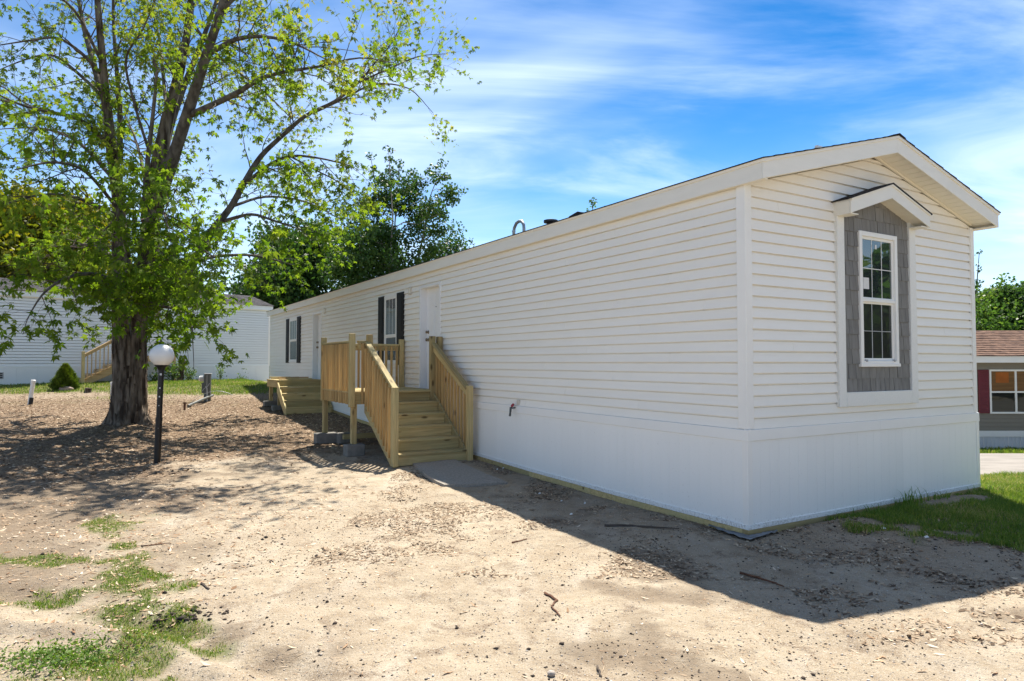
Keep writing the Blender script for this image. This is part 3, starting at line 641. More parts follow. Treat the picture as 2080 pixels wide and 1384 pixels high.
def window_parts(parent, plane, a0, a1, z0, z1, zm, cols, rows, out, grid_both=True, screen_lower=True, proud=.03, stick=False):
    """double-hung window; frame > sashes, bars, glass"""
    P = lambda m_, lo, hi, y0, y1, za_, zb_: (m_.box(lo, hi, -y1, -y0, za_, zb_) if plane == 'g' else m_.box(-y1, -y0, lo, hi, za_, zb_))
    fw = .05
    fr = MB(); P(fr, a0, a0+fw, 0, proud, z0, z1); P(fr, a1-fw, a1, 0, proud, z0, z1); P(fr, a0+fw, a1-fw, 0, proud-.001, z0, z0+fw); P(fr, a0+fw, a1-fw, 0, proud-.001, z1-fw, z1)
    P(fr, a0-.012, a1+.012, .001, proud+.008, z0-.012, z0+.022)
    win = fr.build('window', M['trim'], parent, bevel=.003)
    i0, i1 = a0+fw, a1-fw
    for (lo, hi, y, nm, low) in ((zm, z1-fw, .020, 'upper_sash', 0), (z0+fw, zm-.012, .012, 'lower_sash', 1)):
        sw = .028
        sm = MB(); P(sm, i0, i0+sw, y-.012, y+.004, lo, hi); P(sm, i1-sw, i1, y-.012, y+.004, lo, hi); P(sm, i0+sw, i1-sw, y-.012, y+.0035, lo, lo+sw); P(sm, i0+sw, i1-sw, y-.012, y+.0035, hi-sw, hi)
        sm.build(nm, M['trim'], win, bevel=.002)
        g_ = MB(); P(g_, i0+.01, i1-.01, y-.010, y-.006, lo+.01, hi-.01); g_.build('pane', M['screen'] if low and screen_lower else M['glass'], win)
        if low and not grid_both: continue
        b0, b1 = i0+sw, i1-sw
        for k in range(1, cols):
            q = b0+(b1-b0)*k/cols; bm_ = MB(); wq_ = .006 if low else .0035; P(bm_, q-wq_, q+wq_, y-.0059, y-.0035, lo+sw, hi-sw); bm_.build('muntin', M['greymetal'] if low else M['trim'], win)
        for k in range(1, rows):
            q = lo+sw+(hi-lo-2*sw)*k/rows; bm_ = MB(); P(bm_, b0, b1, y-.0052, y-.0015, q-.0035, q+.0035); bm_.build('muntin', M['greymetal'] if low else M['trim'], win)
    rail = MB(); P(rail, i0, i1, .0, proud-.006, zm-.02, zm+.012); rail.build('meeting_rail', M['trim'], win, bevel=.002)
    return win
gw = window_parts(home, 'g', 1.70, 2.393, 1.515, 2.922, 2.205, 3, 2, 1, proud=.045)
MB().box(1.80, 1.90, -.0165, -.0142, 2.32, 2.44).build('window_sticker', M['pedestal'] and M['tape'], gw)
MB().box(2.02, 2.05, -.0165, -.0142, 2.755, 2.80).build('window_sticker', M['tape'], gw)
for xx in (1.79, 2.30): MB().box(xx-.012, xx+.012, -.052, -.03, 1.555, 1.58).build('sash_latch', M['greymetal'], gw)
# hood over it
hood = MB(); HP = .20; hl, hr, hm = 1.315, 2.765, 2.04; hz = 3.185; hs_ = .325; zf = 3.02
hp = hz+hs_*(hm-hl)
MB().prism([(hl+.016, hz-.008), (hm, hp-.012), (hr-.016, hz-.008), (hr-.016, hz-.026), (hm, hp-.03), (hl+.016, hz-.026)], 'y', -HP+.018, .0).build('hood_roof', M['trim'], home)
MB().prism([(hl-.02, hz-.004), (hm, hp+.006), (hr+.02, hz-.004), (hr+.02, hz-.016), (hm, hp-.008), (hl-.02, hz-.016)], 'y', -HP-.018, .0).build('hood_shingles', M['shingle'], home)
for a, b_ in ((hl, hm), (hm, hr)):
    pa = hz+hs_*(0 if a == hl else hm-hl); pb = hz+hs_*(0 if b_ == hr else hm-hl)
    MB().prism([(a, pa-.155), (b_, pb-.155), (b_, pb-.028), (a, pa-.028)], 'y', -HP-.001, -HP+.014).build('hood_fascia', M['fascia'], home, bevel=.002)
    MB().prism([(a, pa-.030), (b_, pb-.030), (b_, pb-.010), (a, pa-.010)], 'y', -HP-.012, -HP+.016).build('hood_drip_edge', M['soffit'], home, bevel=.001)
    nH = 8
    for i in range(nH):
        x0 = a+.016+(b_-a-.02)*i/nH; x1 = a+.016+(b_-a-.02)*(i+.94)/nH
        f = lambda x: hz+hs_*(hm-hl-abs(x-hm))-.125
        MB().prism([(x0, f(x0)), (x1, f(x1)), (x1, f(x1)+.01), (x0, f(x0)+.01)], 'y', -HP+.014, -.002).build('soffit_panel', M['soffit'], home)
for x0, x1 in ((hl, hl+.014), (hr-.014, hr)):
    MB().box(x0, x1, -HP+.015, .0, hz-.156, hz-.014).build('hood_side', M['fascia'], home, bevel=.002)
for x0, x1 in ((hl+.014, hl+.15), (hr-.15, hr-.014)):
    MB().box(x0, x1, -HP+.015, -.05, hz-.156, hz-.146).build('hood_return', M['soffit'], home)

# ---- long-wall windows with black shutters
def shutter(a0, a1, z0, z1):
    s_ = MB().box(-.034, -.013, a0, a1, z0, z1).build('shutter', M['black'], home, bevel=.004)
    zm = z0+(z1-z0)*.42; f = .055
    for c, d in ((z0+f, zm-f/2), (zm+f/2, z1-f)):
        MB().box(-.037, -.0335, a0+f, a1-f, c, d).build('shutter_panel', M['black'], s_, bevel=.0015)
        MB().box(-.041, -.036, a0+f+.03, a1-f-.03, c+.03, d-.03).build('shutter_panel', M['black'], s_, bevel=.002)
window_parts(home, 'l', 8.53, 9.24, 1.515, 2.91, 2.09, 3, 1, 1, grid_both=False, proud=.026)
window_parts(home, 'l', 16.66, 17.66, 1.56, 2.90, 2.23, 3, 1, 1, grid_both=False, proud=.026)
shutter(8.16, 8.525, 1.50, 2.925); shutter(9.245, 9.59, 1.50, 2.925); shutter(16.22, 16.655, 1.53, 2.92); shutter(17.665, 18.08, 1.53, 2.92)
# ---- doors, set back in deep jambs
def door(a0, a1, zt_, rails):
    z0 = ZB+.06; dpt = .13
    fr = MB(); fr.box(-.026, .0, a0-.055, a0, ZB, zt_+.05); fr.box(-.026, .0, a1, a1+.055, ZB, zt_+.05); fr.box(-.025, .0, a0, a1, zt_, zt_+.05)
    fr.box(.0, dpt, a0-.015, a0, ZB-.02, zt_+.02); fr.box(.0, dpt, a1, a1+.015, ZB-.02, zt_+.02); fr.box(.0, dpt, a0, a1, zt_, zt_+.02); fr.box(-.03, dpt, a0, a1, z0-.03, z0)
    fr.build('door_frame', M['doorwhite'], home, bevel=.002)
    d = MB().box(dpt-.02, dpt+.02, a0, a1, z0, zt_).build('door', M['doorwhite'], home)
    wd = a1-a0
    for c0, c1 in ((.13, .44), (.56, .87)):
        for p, q in ((.06, .36), (.42, .78), (.83, .94)):
            zz0 = z0+(zt_-z0)*p; zz1 = z0+(zt_-z0)*q
            MB().box(dpt-.026, dpt-.0195, a0+wd*c0, a0+wd*c1, zz0, zz1).build('door_panel', M['doorwhite'], d, bevel=.003)
            MB().box(dpt-.031, dpt-.0255, a0+wd*c0+.03, a0+wd*c1-.03, zz0+.03, zz1-.03).build('door_panel', M['doorwhite'], d, bevel=.003)
    for z_, r_ in ((z0+.96, .03), (z0+1.10, .026)):
        k = MB().tube([(dpt-.02, a1-.07, z_), (dpt-.05, a1-.07, z_)], .012, 10); k.tube([(dpt-.045, a1-.07, z_), (dpt-.05, a1-.07, z_), (dpt-.07, a1-.07, z_), (dpt-.076, a1-.07, z_)], [.6*r_, r_, r_, .5*r_], 12); k.tube([(dpt-.02, a1-.07, z_), (dpt-.026, a1-.07, z_)], .032, 12)
        k.build('knob', M['brass'], d, smooth=True)
    return d
d1 = door(6.55, 7.36, 2.90, 1); door(14.05, 14.82, 2.87, 1)
MB().tube([(.108, 6.95, 2.55), (.1, 6.95, 2.55)], .009, 8).build('peephole', M['dark'], d1)
MB().tube([(.108, 6.78, 2.60), (.1, 6.78, 2.60)], .004, 6).build('screw', M['dark'], d1)
for y0, z0 in ((7.79, 2.835), (13.62, 2.835)):
    lb = MB().box(-.03, 0, y0, y0+.14, z0, z0+.15).build('light_block', M['beige'], home, bevel=.004)
    MB().box(-.036, -.0295, y0+.03, y0+.11, z0+.03, z0+.12).build('cover_plate', M['soffit'], lb, bevel=.003)
# hose bib and outlet box on the band
fb = MB(); fb.tube([(-.03, 3.98, .91), (-.11, 3.98, .91)], .010, 8); fb.tube([(-.11, 3.98, .925), (-.115, 3.98, .86)], .016, 8); fb.tube([(-.115, 3.98, .86), (-.13, 3.97, .80)], [.013, .017], 8)
tap = fb.build('hose_bib', M['pedestal'], home, smooth=True)
MB().tube([(-.075, 3.98, .945), (-.085, 3.98, .952)], .030, 10).build('valve_handle', M['red'], tap)
MB().box(-.03, -.01, 3.88, 3.955, .955, 1.025).build('outlet_box', M['beige'], home, bevel=.003)
# roof vents
def rz_(x): return ZE+.185+SL*(min(x, W_-x)+OE)
gvx = 1.9
MB().tube([(gvx, 7.22, rz_(gvx)-.05), (gvx, 7.22, 4.13), (gvx, 7.20, 4.20), (gvx, 7.12, 4.28), (gvx, 7.02, 4.30), (gvx, 6.92, 4.28), (gvx, 6.85, 4.20), (gvx, 6.84, 4.12), (gvx, 6.84, 3.98)], .031, 12).build('gooseneck_vent', M['galv'], home, smooth=True)
MB().tube([(gvx, 7.22, 4.12), (gvx, 7.22, 4.15)], .037, 12).build('vent_collar', M['galv'], home)
MB().tube([(1.85, 5.85, 3.8), (1.85, 5.85, 4.05), (1.85, 5.85, 4.06), (1.85, 5.85, 4.10), (1.85, 5.85, 4.12)], [.07, .07, .13, .13, .05], 14).build('vent_cap', M['blackpole'], home)
MB().prism([(4.75, 3.80), (5.25, 3.80), (5.1, 4.02), (4.85, 4.06)], 'x', 1.7, 1.95).build('box_vent', M['shingle'], home, bevel=.01)

# ------------------------------------------------------------------ near porch stairs
TS = empty('porch_stairs', (HX, HY, 0), HR, 'tall pressure-treated wooden porch with railings and six steps at the nearer door', 'porch stairs')
g0 = Ginh(-.8, 5.1)
DZ = 1.08; RISE = (DZ-g0)/6; RUN = .262; YF = 6.45; XL, XR = -1.60, -.075; YB = 8.16
PO = .088
def post(x, y, z0, z1, s=PO): board('post', TS, (x, y, z0), (x, y, z1), s, s, M['lumber'], side=(1,0,0), bev=.005)
# landing frame and deck boards
for a, b_ in (((XL, YF+.02), (XR, YF+.02)), ((XL, YB), (XR, YB)), ((XL+.02, YF+.04), (XL+.02, YB-.02)), ((XR-.02, YF+.04), (XR-.02, YB-.02))):
    board('rim_joist', TS, (a[0], a[1], DZ-.115), (b_[0], b_[1], DZ-.115), .18, .038, M['lumber'], side=(0,0,1))
y = YF+.045
while y < YB+.02:
    board('deck_board', TS, (XL-.03, y, DZ-.012), (XR+.03, y, DZ-.012), .135, .025, M['lumber'], side=(0,1,0)); y += .1405
post(XL-.0, YF-.02, DZ-.245, 2.01); post(XL+.03, YB+.0, DZ-.225, 2.0); post(XR+.0, YB-.02, DZ-.2, 1.99); post(XR+.005, YF-.02, DZ-.23, 1.99)
post(-1.315, YF-.03, DZ-.22, 2.0); post(-.205, YF-.03, DZ-.22, 1.995)
for x, y in ((XL+.05, YF+.03), (XL+.05, YB-.05), (XR-.06, YB-.06), (XR-.06, YF+.05)): board('leg', TS, (x, y, Ginh(x, y)+.17), (x, y, DZ-.2), .085, .085, M['lumber'], side=(1,0,0), bev=.005)
# guard rails : flat cap, face rail below, balusters on the outside
def guard(p, q, nb, out, z=1.90):
    p = Vector(p); q = Vector(q); o = Vector(out)
    board('top_rail', TS, (*p, z-.02), (*q, z-.02), .088, .036, M['lumber'], side=(o.x, o.y, 0))
    board('face_rail', TS, (*(p+o*.0), z-.085), (*(q+o*.0), z-.085), .088, .034, M['lumber'], side=(0,0,1))
    for i in range(nb):
        c = p+(q-p)*((i+.5)/nb)+o*.036
        board('baluster', TS, (c.x, c.y, DZ-.20+random.uniform(-.008,.008)), (c.x, c.y, z-.045), .036, .036, M['lumber2'], side=(1,0,0), bev=.003)
guard((XL+.02, YF+.06), (XL+.02, YB-.05), 17, (-1, 0)); guard((XL+.08, YB), (XR-.05, YB), 13, (0, -1)); guard((XL+.10, YF-.0), (-1.36, YF-.0), 1, (0, -1)); guard((-.16, YF), (XR-.035, YF), 1, (0, -1), 1.86)
# stairs
SX0, SX1 = -1.345, -.215
for i in range(6):
    yy = YF-.0-(5-i)*RUN; zt_ = g0+RISE*(i+1)
    board('riser', TS, (SX0, yy, zt_-RISE/2-.02), (SX1, yy, zt_-RISE/2-.02), RISE-.032, .030, M['lumber'], side=(0,0,1))
    if i < 5:
        for j in (0, 1): board('tread', TS, (SX0-.006, yy-.034+.066+j*.138, zt_-.019), (SX1+.006, yy-.034+.066+j*.138, zt_-.019), .132, .034, M['lumber'], side=(0,1,0))
    else: board('tread', TS, (SX0-.006, yy-.02, zt_-.0165), (SX1+.006, yy-.02, zt_-.0165), .09, .034, M['lumber'], side=(0,1,0))
for x in (SX0-.019, SX1+.019):
    y0 = YF-5*RUN
    MB().prism([(y0-.02, g0-.03), (y0+.12, g0-.03), (YF+.01, DZ-.34), (YF+.01, DZ-.04), (YF-.05, DZ-.03), (y0-.02, g0+RISE-.04)], 'x', x-.018, x+.018).build('stringer', M['lumber'], TS, bevel=.003)
GY = YF-5*RUN-.035
for x, s_ in ((-1.385, -1), (-.165, 1)):
    post(x+ (0 if s_ < 0 else -.01), GY, g0-.0, 1.19)
    px_ = -1.36 if s_ < 0 else -.19
    a = Vector((px_, GY+.02, 1.145)); b_ = Vector((px_, YF-.06, 1.865))
    board('handrail', TS, a, b_, .088, .036, M['cedar'] if 0 else M['lumber'], side=(1,0,0))
    sx = px_ + .006*s_
    board('rail_board', TS, a+Vector((0,0,-.075)), b_+Vector((0,0,-.075)), .10, .034, M['lumber'], side=(0,0,1))
    nb = 11
    for i in range(nb):
        t_ = (i+.6)/nb; yy = GY+.02+(YF-.06-GY-.02)*t_; zt_ = 1.145+.72*t_-.07; zb_ = g0+RISE*.15+(DZ-g0-RISE)*t_*1.0-.05
        if i == 0: zb_ = g0+.02
        board('baluster', TS, (px_+s_*.036, yy, max(zb_, g0+.02)+random.uniform(-.006,.006)), (px_+s_*.036, yy, zt_), .036, .036, M['lumber2'], side=(1,0,0), bev=.003)
# cross brace lying low behind the front block
board('brace', TS, (-1.5, 7.2, Ginh(-1, 7.2)+.19), (-.2, 7.2, Ginh(-1, 7.2)+.19), .085, .036, M['lumber'], side=(0,0,1))
# concrete blocks under the legs
def cblock(u, v, label, rz=0, s=(.40,.19,.19), dz=0):
    p = H(u, v); e = empty('concrete_block', (p.x, p.y, Ginh(u, v)-.02+dz), HR+rz, label, 'concrete block', 'concrete blocks under the porch legs')
    mm = MB(); a, b_, c = s; mm.box(-a/2, a/2, -b_/2, b_/2, 0, c); mm.build('block_body', M['concrete'], e, bevel=.012)
    return e
cblock(XL+.06, YF+.02, 'light grey concrete block under the front left porch leg, nearest the camera', 0, (.30,.20,.19))
cblock(XL+.06, YB-.05, 'grey concrete block under the rear left leg of the near porch', 0, (.38,.19,.19))
cblock(XL+.42, YB-.18, 'dark concrete block lying right beside the block of the rear left porch leg', .1, (.36,.19,.185))
cblock(XR-.13, YF+.1, 'concrete block under the front right porch leg beside the skirting', 0, (.2,.19,.19))
cblock(XR-.13, YB-.1, 'concrete block under the rear right porch leg in deep shade beside the skirting', 0, (.2,.19,.19))
# concrete pad at the foot of the stairs
pd = MB()
pa = [gp(835, 945), gp(925, 938), gp(1030, 985), gp(900, 991)]
outl = []
for i in range(4):
    a, b_ = pa[i], pa[(i+1) % 4]
    for k in range(6):
        c = a.lerp(b_, k/6); outl.append((c.x+random.uniform(-.018,.018), c.y+random.uniform(-.018,.018), float(surf(c.x, c.y))))
nn = len(outl); top = [(x, y, .032+ (z*.3+.7*float(G(x, y)))) for x, y, z in outl]; cx_ = sum(t[0] for t in top)/nn; cy_ = sum(t[1] for t in top)/nn; cz_ = sum(t[2] for t in top)/nn
pd.add(top+[(x, y, z-.15) for x, y, z in top]+[(cx_, cy_, cz_+.004)], [(i, (i+1) % nn, 2*nn) for i in range(nn)]+[(i, i+nn, (i+1) % nn+nn, (i+1) % nn) for i in range(nn)])
tag(pd.build('concrete_pad', M['pad']), 'flat grey gravelly concrete pad on the dirt at the foot of the porch stairs', 'concrete pad')

# ------------------------------------------------------------------ farther low steps
FS = empty('entry_steps', (HX, HY, 0), HR, 'low unfinished wooden steps without railings at the farther door', 'entry steps')
gf = Ginh(-.8, 12.8); FZ = 1.10; fr_ = (FZ-gf)/5; frun = .235; FY = 13.72; fx0, fx1 = -1.17, -.09
for i in range(5):
    yy = FY-(4-i)*frun; zt_ = gf+fr_*(i+1)
    board('riser', FS, (fx0, yy, zt_-fr_/2-.014), (fx1, yy, zt_-fr_/2-.014), fr_-.03, .036, M['lumber'], side=(0,0,1))
    if i < 4: board('tread', FS, (fx0-.01, yy+.1, zt_-.013), (fx1, yy+.1, zt_-.013), .25, .026, M['lumber'], side=(0,1,0))
for x in (fx0-.02, fx1+.02):
    y0 = FY-4*frun
    MB().prism([(y0-.02, gf-.02), (y0+.12, gf-.02), (FY+.02, FZ-.32), (FY+.02, FZ-.03), (y0-.02, gf+fr_-.03)], 'x', x-.018, x+.018).build('stringer', M['lumber'], FS, bevel=.003)
for a, b_ in (((fx0-.02, FY+.04), (fx0-.02, 14.95)), ((fx0, 14.95), (fx1, 14.95)), ((fx1, FY+.04), (fx1, 14.95))):
    board('rim_joist', FS, (*a, FZ-.11), (*b_, FZ-.11), .17, .038, M['lumber'], side=(0,0,1))
y = FY+.06
while y < 14.97: board('deck_board', FS, (fx0-.05, y, FZ-.012), (fx1, y, FZ-.012), .135, .025, M['lumber'], side=(0,1,0)); y += .1405
for x, y in ((fx0+.05, 14.86), (fx0+.05, FY+.1), (fx1-.1, 14.86), (fx1-.1, FY+.1)): board('leg', FS, (x, y, Ginh(x, y)+.12), (x, y, FZ-.1), .088, .088, M['lumber'], side=(1,0,0))
cblock(fx0+.04, 14.86, 'dark concrete block under the outer rear leg of the low steps', 0, (.36,.2,.14))
cblock(fx0+.04, FY+.1, 'dark concrete block under the outer front leg of the low steps', 0, (.36,.2,.14))
# scrap wood on the landing of the low steps
scr = [((-1.12, 14.75), (-.55, 14.25), .0, 'lumber', 'long pale scrap board lying flat at the left edge of the low landing'), ((-1.05, 14.3), (-.5, 14.45), .03, 'cedar', 'reddish scrap board crossing the pile on the low landing'),
       ((-1.10, 14.0), (-.66, 14.1), .0, 'cedar', 'short reddish offcut at the front of the low landing pile'), ((-.9, 13.95), (-.3, 13.84), .0, 'lumber', 'scrap board parallel to the front edge of the low landing'),
       ((-.95, 14.15), (-.35, 13.98), .032, 'cedar', 'thin brown board resting on top of the scrap boards, nearest the door'), ((-1.15, 14.9), (-.7, 14.55), .032, 'lumber', 'rearmost pale scrap board on top of the pile')]
for (a, b_, dz, mt, lb) in scr:
    p = H(*a, FZ+dz); q = H(*b_, FZ+dz); e = board('scrap_board', None, p+Vector((0,0,.018)), q+Vector((0,0,.018)), random.uniform(.06,.1), .03, M[mt], side=(D1[0], D1[1], 0)); tag(e, lb, 'scrap board', 'scrap boards on the low landing')

# ------------------------------------------------------------------ globe lamp
lp = gp(319, 938); LPc = Vector((lp.x, lp.y, float(G(lp.x, lp.y))))
lamp = empty('post_lamp', LPc, 0, 'black post lamp with a round white globe standing right of the big maple', 'lamp post')
lamp.rotation_euler = (0, math.radians(1.6), 0)
MB().tube([(0,0,-.1), (0,0,.62), (0,0,.63), (0,0,1.40)], [.048, .047, .042, .040], 16).build('pole', M['blackpole'], lamp, smooth=False)
MB().tube([(0,0,.60), (0,0,.66)], .050, 16).build('pole_collar', M['blackpole'], lamp)
MB().tube([(0,0,1.38), (0,0,1.42), (0,0,1.445), (0,0,1.465)], [.045, .06, .095, .098], 20).build('globe_fitter', M['blackpole'], lamp)
icos('globe', (0,0,1.60), .172, M['globe'], lamp, sub=4)
for z_, w2, h2 in ((1.30, .024, .03), (1.10, .015, .018), (.97, .013, .02), (.84, .01, .01), (.5, .01, .012)):
    MB().box(-.002+.006, .006+w2, -.0445, -.036, z_, z_+h2).build('sticker', M['tape'], lamp)

# ------------------------------------------------------------------ small yard things
def leanpipe(px0, py0, px1, py1, r, label, boot):
    b_ = gp(px0, py0); t_ = dp(px1, py1, b_.y+.05); e = empty('vent_pipe', sp3(b_), 0, label, 'pipe', 'white plastic pipes standing in the yard')
    d = t_-e.location
    MB().tube([d*-.1, d*.93], r, 16).build('pipe', M['pvc'], e, smooth=False)
    MB().tube([d*.9, d*.985, d*1.0], [r*1.18, r*1.18, r*.9], 16).build('pipe_cap', M['pvc'], e)
    if boot: MB().tube([d*-.05+Vector((.02,0,0)), d*.28+Vector((.02,0,0))], r*1.08, 12).build('coupling', M['rubber'], e)
leanpipe(60, 822, 68, 772, .052, 'leaning white plastic pipe with black coupling at the left edge of the yard', True)
leanpipe(229, 828, 229, 776, .055, 'upright white plastic pipe half hidden behind the left side of the maple trunk', False)
pb = gp(420, 814); ped = empty('utility_pedestal', sp3(pb), .25, 'grey-green utility pedestal post with electric meter behind the post lamp', 'utility pedestal')
ph_ = .76
MB().box(-.07, .10, -.08, .08, -.1, ph_).build('post_body', M['pedestal'], ped, bevel=.006)
MB().box(.005, .018, -.086, -.079, .05, ph_-.02).build('cover_seam', M['greymetal'], ped)
MB().box(-.08, .11, -.09, .09, ph_, ph_+.02).build('post_cap', M['greymetal'], ped, bevel=.005)
mt_ = MB().tube([(-.07, -.02, ph_-.13), (-.17, -.02, ph_-.13)], .085, 16).build('meter', M['greymetal'], ped)
MB().tube([(-.17, -.02, ph_-.13), (-.20, -.02, ph_-.13), (-.215, -.02, ph_-.13)], [.07, .068, .04], 14).build('meter_dome', M['globe'], mt_, smooth=True)
MB().box(-.13, -.071, -.07, .06, .22, .52).build('breaker_box', M['pedestal'], ped, bevel=.004)
MB().tube([(-.02, -.1, .42), (.02, -.1, .35), (.03, -.1, .2), (.03, -.1, -.05)], .018, 8).build('conduit', M['greymetal'], ped)
MB().tube([(-.1, -.12, .28), (-.05, -.11, .36), (.03, -.1, .40), (.08, -.1, .5)], .01, 6).build('wire', M['galv'], ped)
a = gp(382, 829, .05); b_ = gp(432, 812, .12)
cd = MB().tube([a, a.lerp(b_, .5)+Vector((0,0,.01)), b_], .035, 8).build('fallen_pipe', M['pedestal']); tag(cd, 'dark pipe lying on the ground before the utility pedestal', 'pipe')
st = gp(375, 833); stk = MB().box(-.022, .022, -.02, .02, -.1, .2); stk.box(-.036, .036, -.022, .022, .17, .2)
tag(stk.build('rusty_stake', M['rust'], None), 'short rusty steel stake left of the fallen pipe', 'stake').location = sp3(st)
a = gp(384, 826); wv = [a+Vector((t*1.0, t*.4, .05+1.0*t*(1.25-t)*.9)) for t in np.linspace(0, 1, 9)]
tag(MB().tube(wv, .006, 5).build('loose_wire', M['galv']), 'thin loose wire arching over the fallen pipe', 'wire')
rk = gp(134, 793); tag(icos('boulder', sp3(rk, .04), .19, M['rockm'], sub=3, squash=(1.1,.7,.55), rough=.12, seed=3), 'tan rounded rock on the grass in front of the small conifer', 'rock')
sk = gp(178, 797); e = empty('tree_stump', sp3(sk), 0, 'small dark cut stump on the far grass edge', 'stump')
MB().tube([(0,0,-.1), (0,0,.05), (.01,0,.14)], [.13, .10, .09], 10, wob=.15).build('stump_wood', M['bark'], e)
tag(icos('pale_stone', sp3(gp(1120, 1367), .012), .021, M['stone'], sub=3, squash=(1,.85,.75), rough=.06, seed=5), 'round pale stone in the sunny foreground at the bottom centre', 'stone')
def stick(pts, r0, label, mat_='twig', name='stick'):
    ps = [sp3(gp(*p), r0*.9) for p in pts]; fine = []
    for i in range(len(ps)-1):
        for k in range(4): fine.append(ps[i].lerp(ps[i+1], k/4)+Vector((random.uniform(-.006,.006), random.uniform(-.006,.006), 0)))
    fine.append(ps[-1]); rs = [r0*(1-.6*i/len(fine)) for i in range(len(fine))]
    mm = MB().tube(fine, rs, 6, wob=.15)
    tag(mm.build(name, M[mat_]), label, 'stick')
stick([(1228, 1068), (1270, 1070), (1320, 1074), (1380, 1078)], .014, 'dark fallen branch lying in the shade beside the white skirting', name='fallen_branch')
stick([(1108, 1200), (1131, 1219), (1120, 1232), (1138, 1252)], .009, 'crooked thin brown twig in the sunny middle foreground', 'rust')
stick([(1040, 1098), (1070, 1092)], .008, 'short straight stick in the sun above the crooked twig', 'rust')
stick([(1502, 1160), (1540, 1166), (1570, 1178), (1592, 1188)], .011, 'curved brown root lying in the house shadow at right', 'rust')
stick([(1212, 1350), (1222, 1373)], .007, 'tiny pointed twig at the bottom edge beside dark clods', 'twig')
stick([(408, 1185), (425, 1195)], .009, 'small dark twig on the dirt right of the left grass patch', 'twig')
stick([(285, 1108), (345, 1104)], .006, 'pale thin twig next to the left grass patch', 'rust')
# crumpled plastic sheet under the corner
sp_ = MB(); gx, gy = 16, 8; vs = []
for i in range(gx+1):
    for j in range(gy+1):
        t_ = i/gx; s_ = j/gy
        a = H(-.05, .42).lerp(H(-.06, -.06), t_*2) if t_ < .5 else H(-.06, -.06).lerp(H(.32, -.06), t_*2-1)
        o_ = H(-.03-.07*math.sin(PI*min(1, max(.02, t_))), -.06*math.sin(PI*t_)-.03) - H(0, 0)
        p = a+Vector((o_.x, o_.y, 0))*s_; vs.append((p.x, p.y, float(surf(p.x, p.y))+.012+.014*abs(math.sin(i*1.7+j*2.3))+random.uniform(0,.006)))
sp_.add(vs, [(i*(gy+1)+j, (i+1)*(gy+1)+j, (i+1)*(gy+1)+j+1, i*(gy+1)+j+1) for i in range(gx) for j in range(gy)])
tag(sp_.build('plastic_sheet', M['sheet'], smooth=True), 'crumpled grey plastic sheet poking out under the near corner of the white home', 'plastic sheet')

# ------------------------------------------------------------------ left neighbour home
LA = math.atan2(-.72, -.694); LP = Vector((-10.54, 29.5, 0))
lh = empty('neighbour_home', LP, LA, 'white sided home with grey shingle roof behind the big maple at left', 'house')
LL = 15.; LZ0 = 1.42; LZ1 = 3.80
def LW(s, t): c, sn = math.cos(LA), math.sin(LA); return Vector((LP.x+s*c-t*sn, LP.y+s*sn+t*c, 0))
m = MB(); z = LZ0
while z < LZ1-.01:
    m.prism([(-.012, z+C4), (-.012, z+.084), (.010, z+.082), (.024, z), (-.012, z)], 'x', 0.06, LL-.06); z += C4
tag(m.build('siding', M['leftwall'], lh), kind='stuff')
m = MB(); m.box(0, LL, -4.2, -.0125, .0, LZ1+.05); m.build('wall', M['leftwall'], lh)
sk_ = MB(); s = 0
while s < LL-.01:
    sk_.box(s+.004, min(s+.6, LL)-.004, 0, .02, .2, LZ0-.03); s += .6
tag(sk_.build('skirting', M['leftwall'], lh), kind='stuff')
MB().box(0, LL, 0, .012, .2, LZ0-.03).build('skirting_base', M['leftwall'], lh)
MB().box(0, LL, 0, .026, LZ0-.04, LZ0+.0).build('skirt_band', M['leftwall'], lh)
MB().box(-.02, .06, -.02, .024, LZ0, LZ1+.02).build('corner_trim', M['trim'], lh)
MB().box(-.10, LL, .02, .10, LZ1, LZ1+.2).build('fascia', M['leftwall'], lh, bevel=.004)
MB().box(-.10, LL, -.02, .10, LZ1-.012, LZ1-.001).build('soffit', M['soffit'], lh)
for sgn in (1, -1):
    mm = MB(); nC = 14
    for i in range(nC):
        f0, f1 = i/nC, (i+1)/nC; y0 = .13-(2.23)*f0 if sgn > 0 else -4.33+2.23*f0; y1 = .13-(2.23)*f1 if sgn > 0 else -4.33+2.23*f1
        z0 = LZ1+.19+.6*f0; z1 = LZ1+.19+.6*f1
        mm.prism([(y0, z0+.016), (y1, z1+.002), (y1, z1-.02), (y0, z0-.01)], 'x', -.14, LL)
    tag(mm.build('roof_shingles', M['shingle_g'], lh), kind='stuff')
MB().prism([(0.1, LZ1+.18), (-2.1, LZ1+.77), (-4.3, LZ1+.18), (-4.3, LZ1), (.1, LZ1)], 'x', -.10, -.08).build('rake_board', M['trim'], lh)
for s in (7.05, 6.45): MB().tube([(s, -.85, LZ1+.4), (s, -.85, LZ1+(1.05 if s > 7 else .98))], .06, 10).build('vent_pipe', M['pvc'], lh)
vn = MB().box(9.35, 9.85, .02, .035, 1.0, 1.22).build('skirt_vent', M['greymetal'], lh)
for i in range(3): MB().box(9.38, 9.82, .034, .042, 1.02+i*.065, 1.06+i*.065).build('louver', M['dark'], vn)
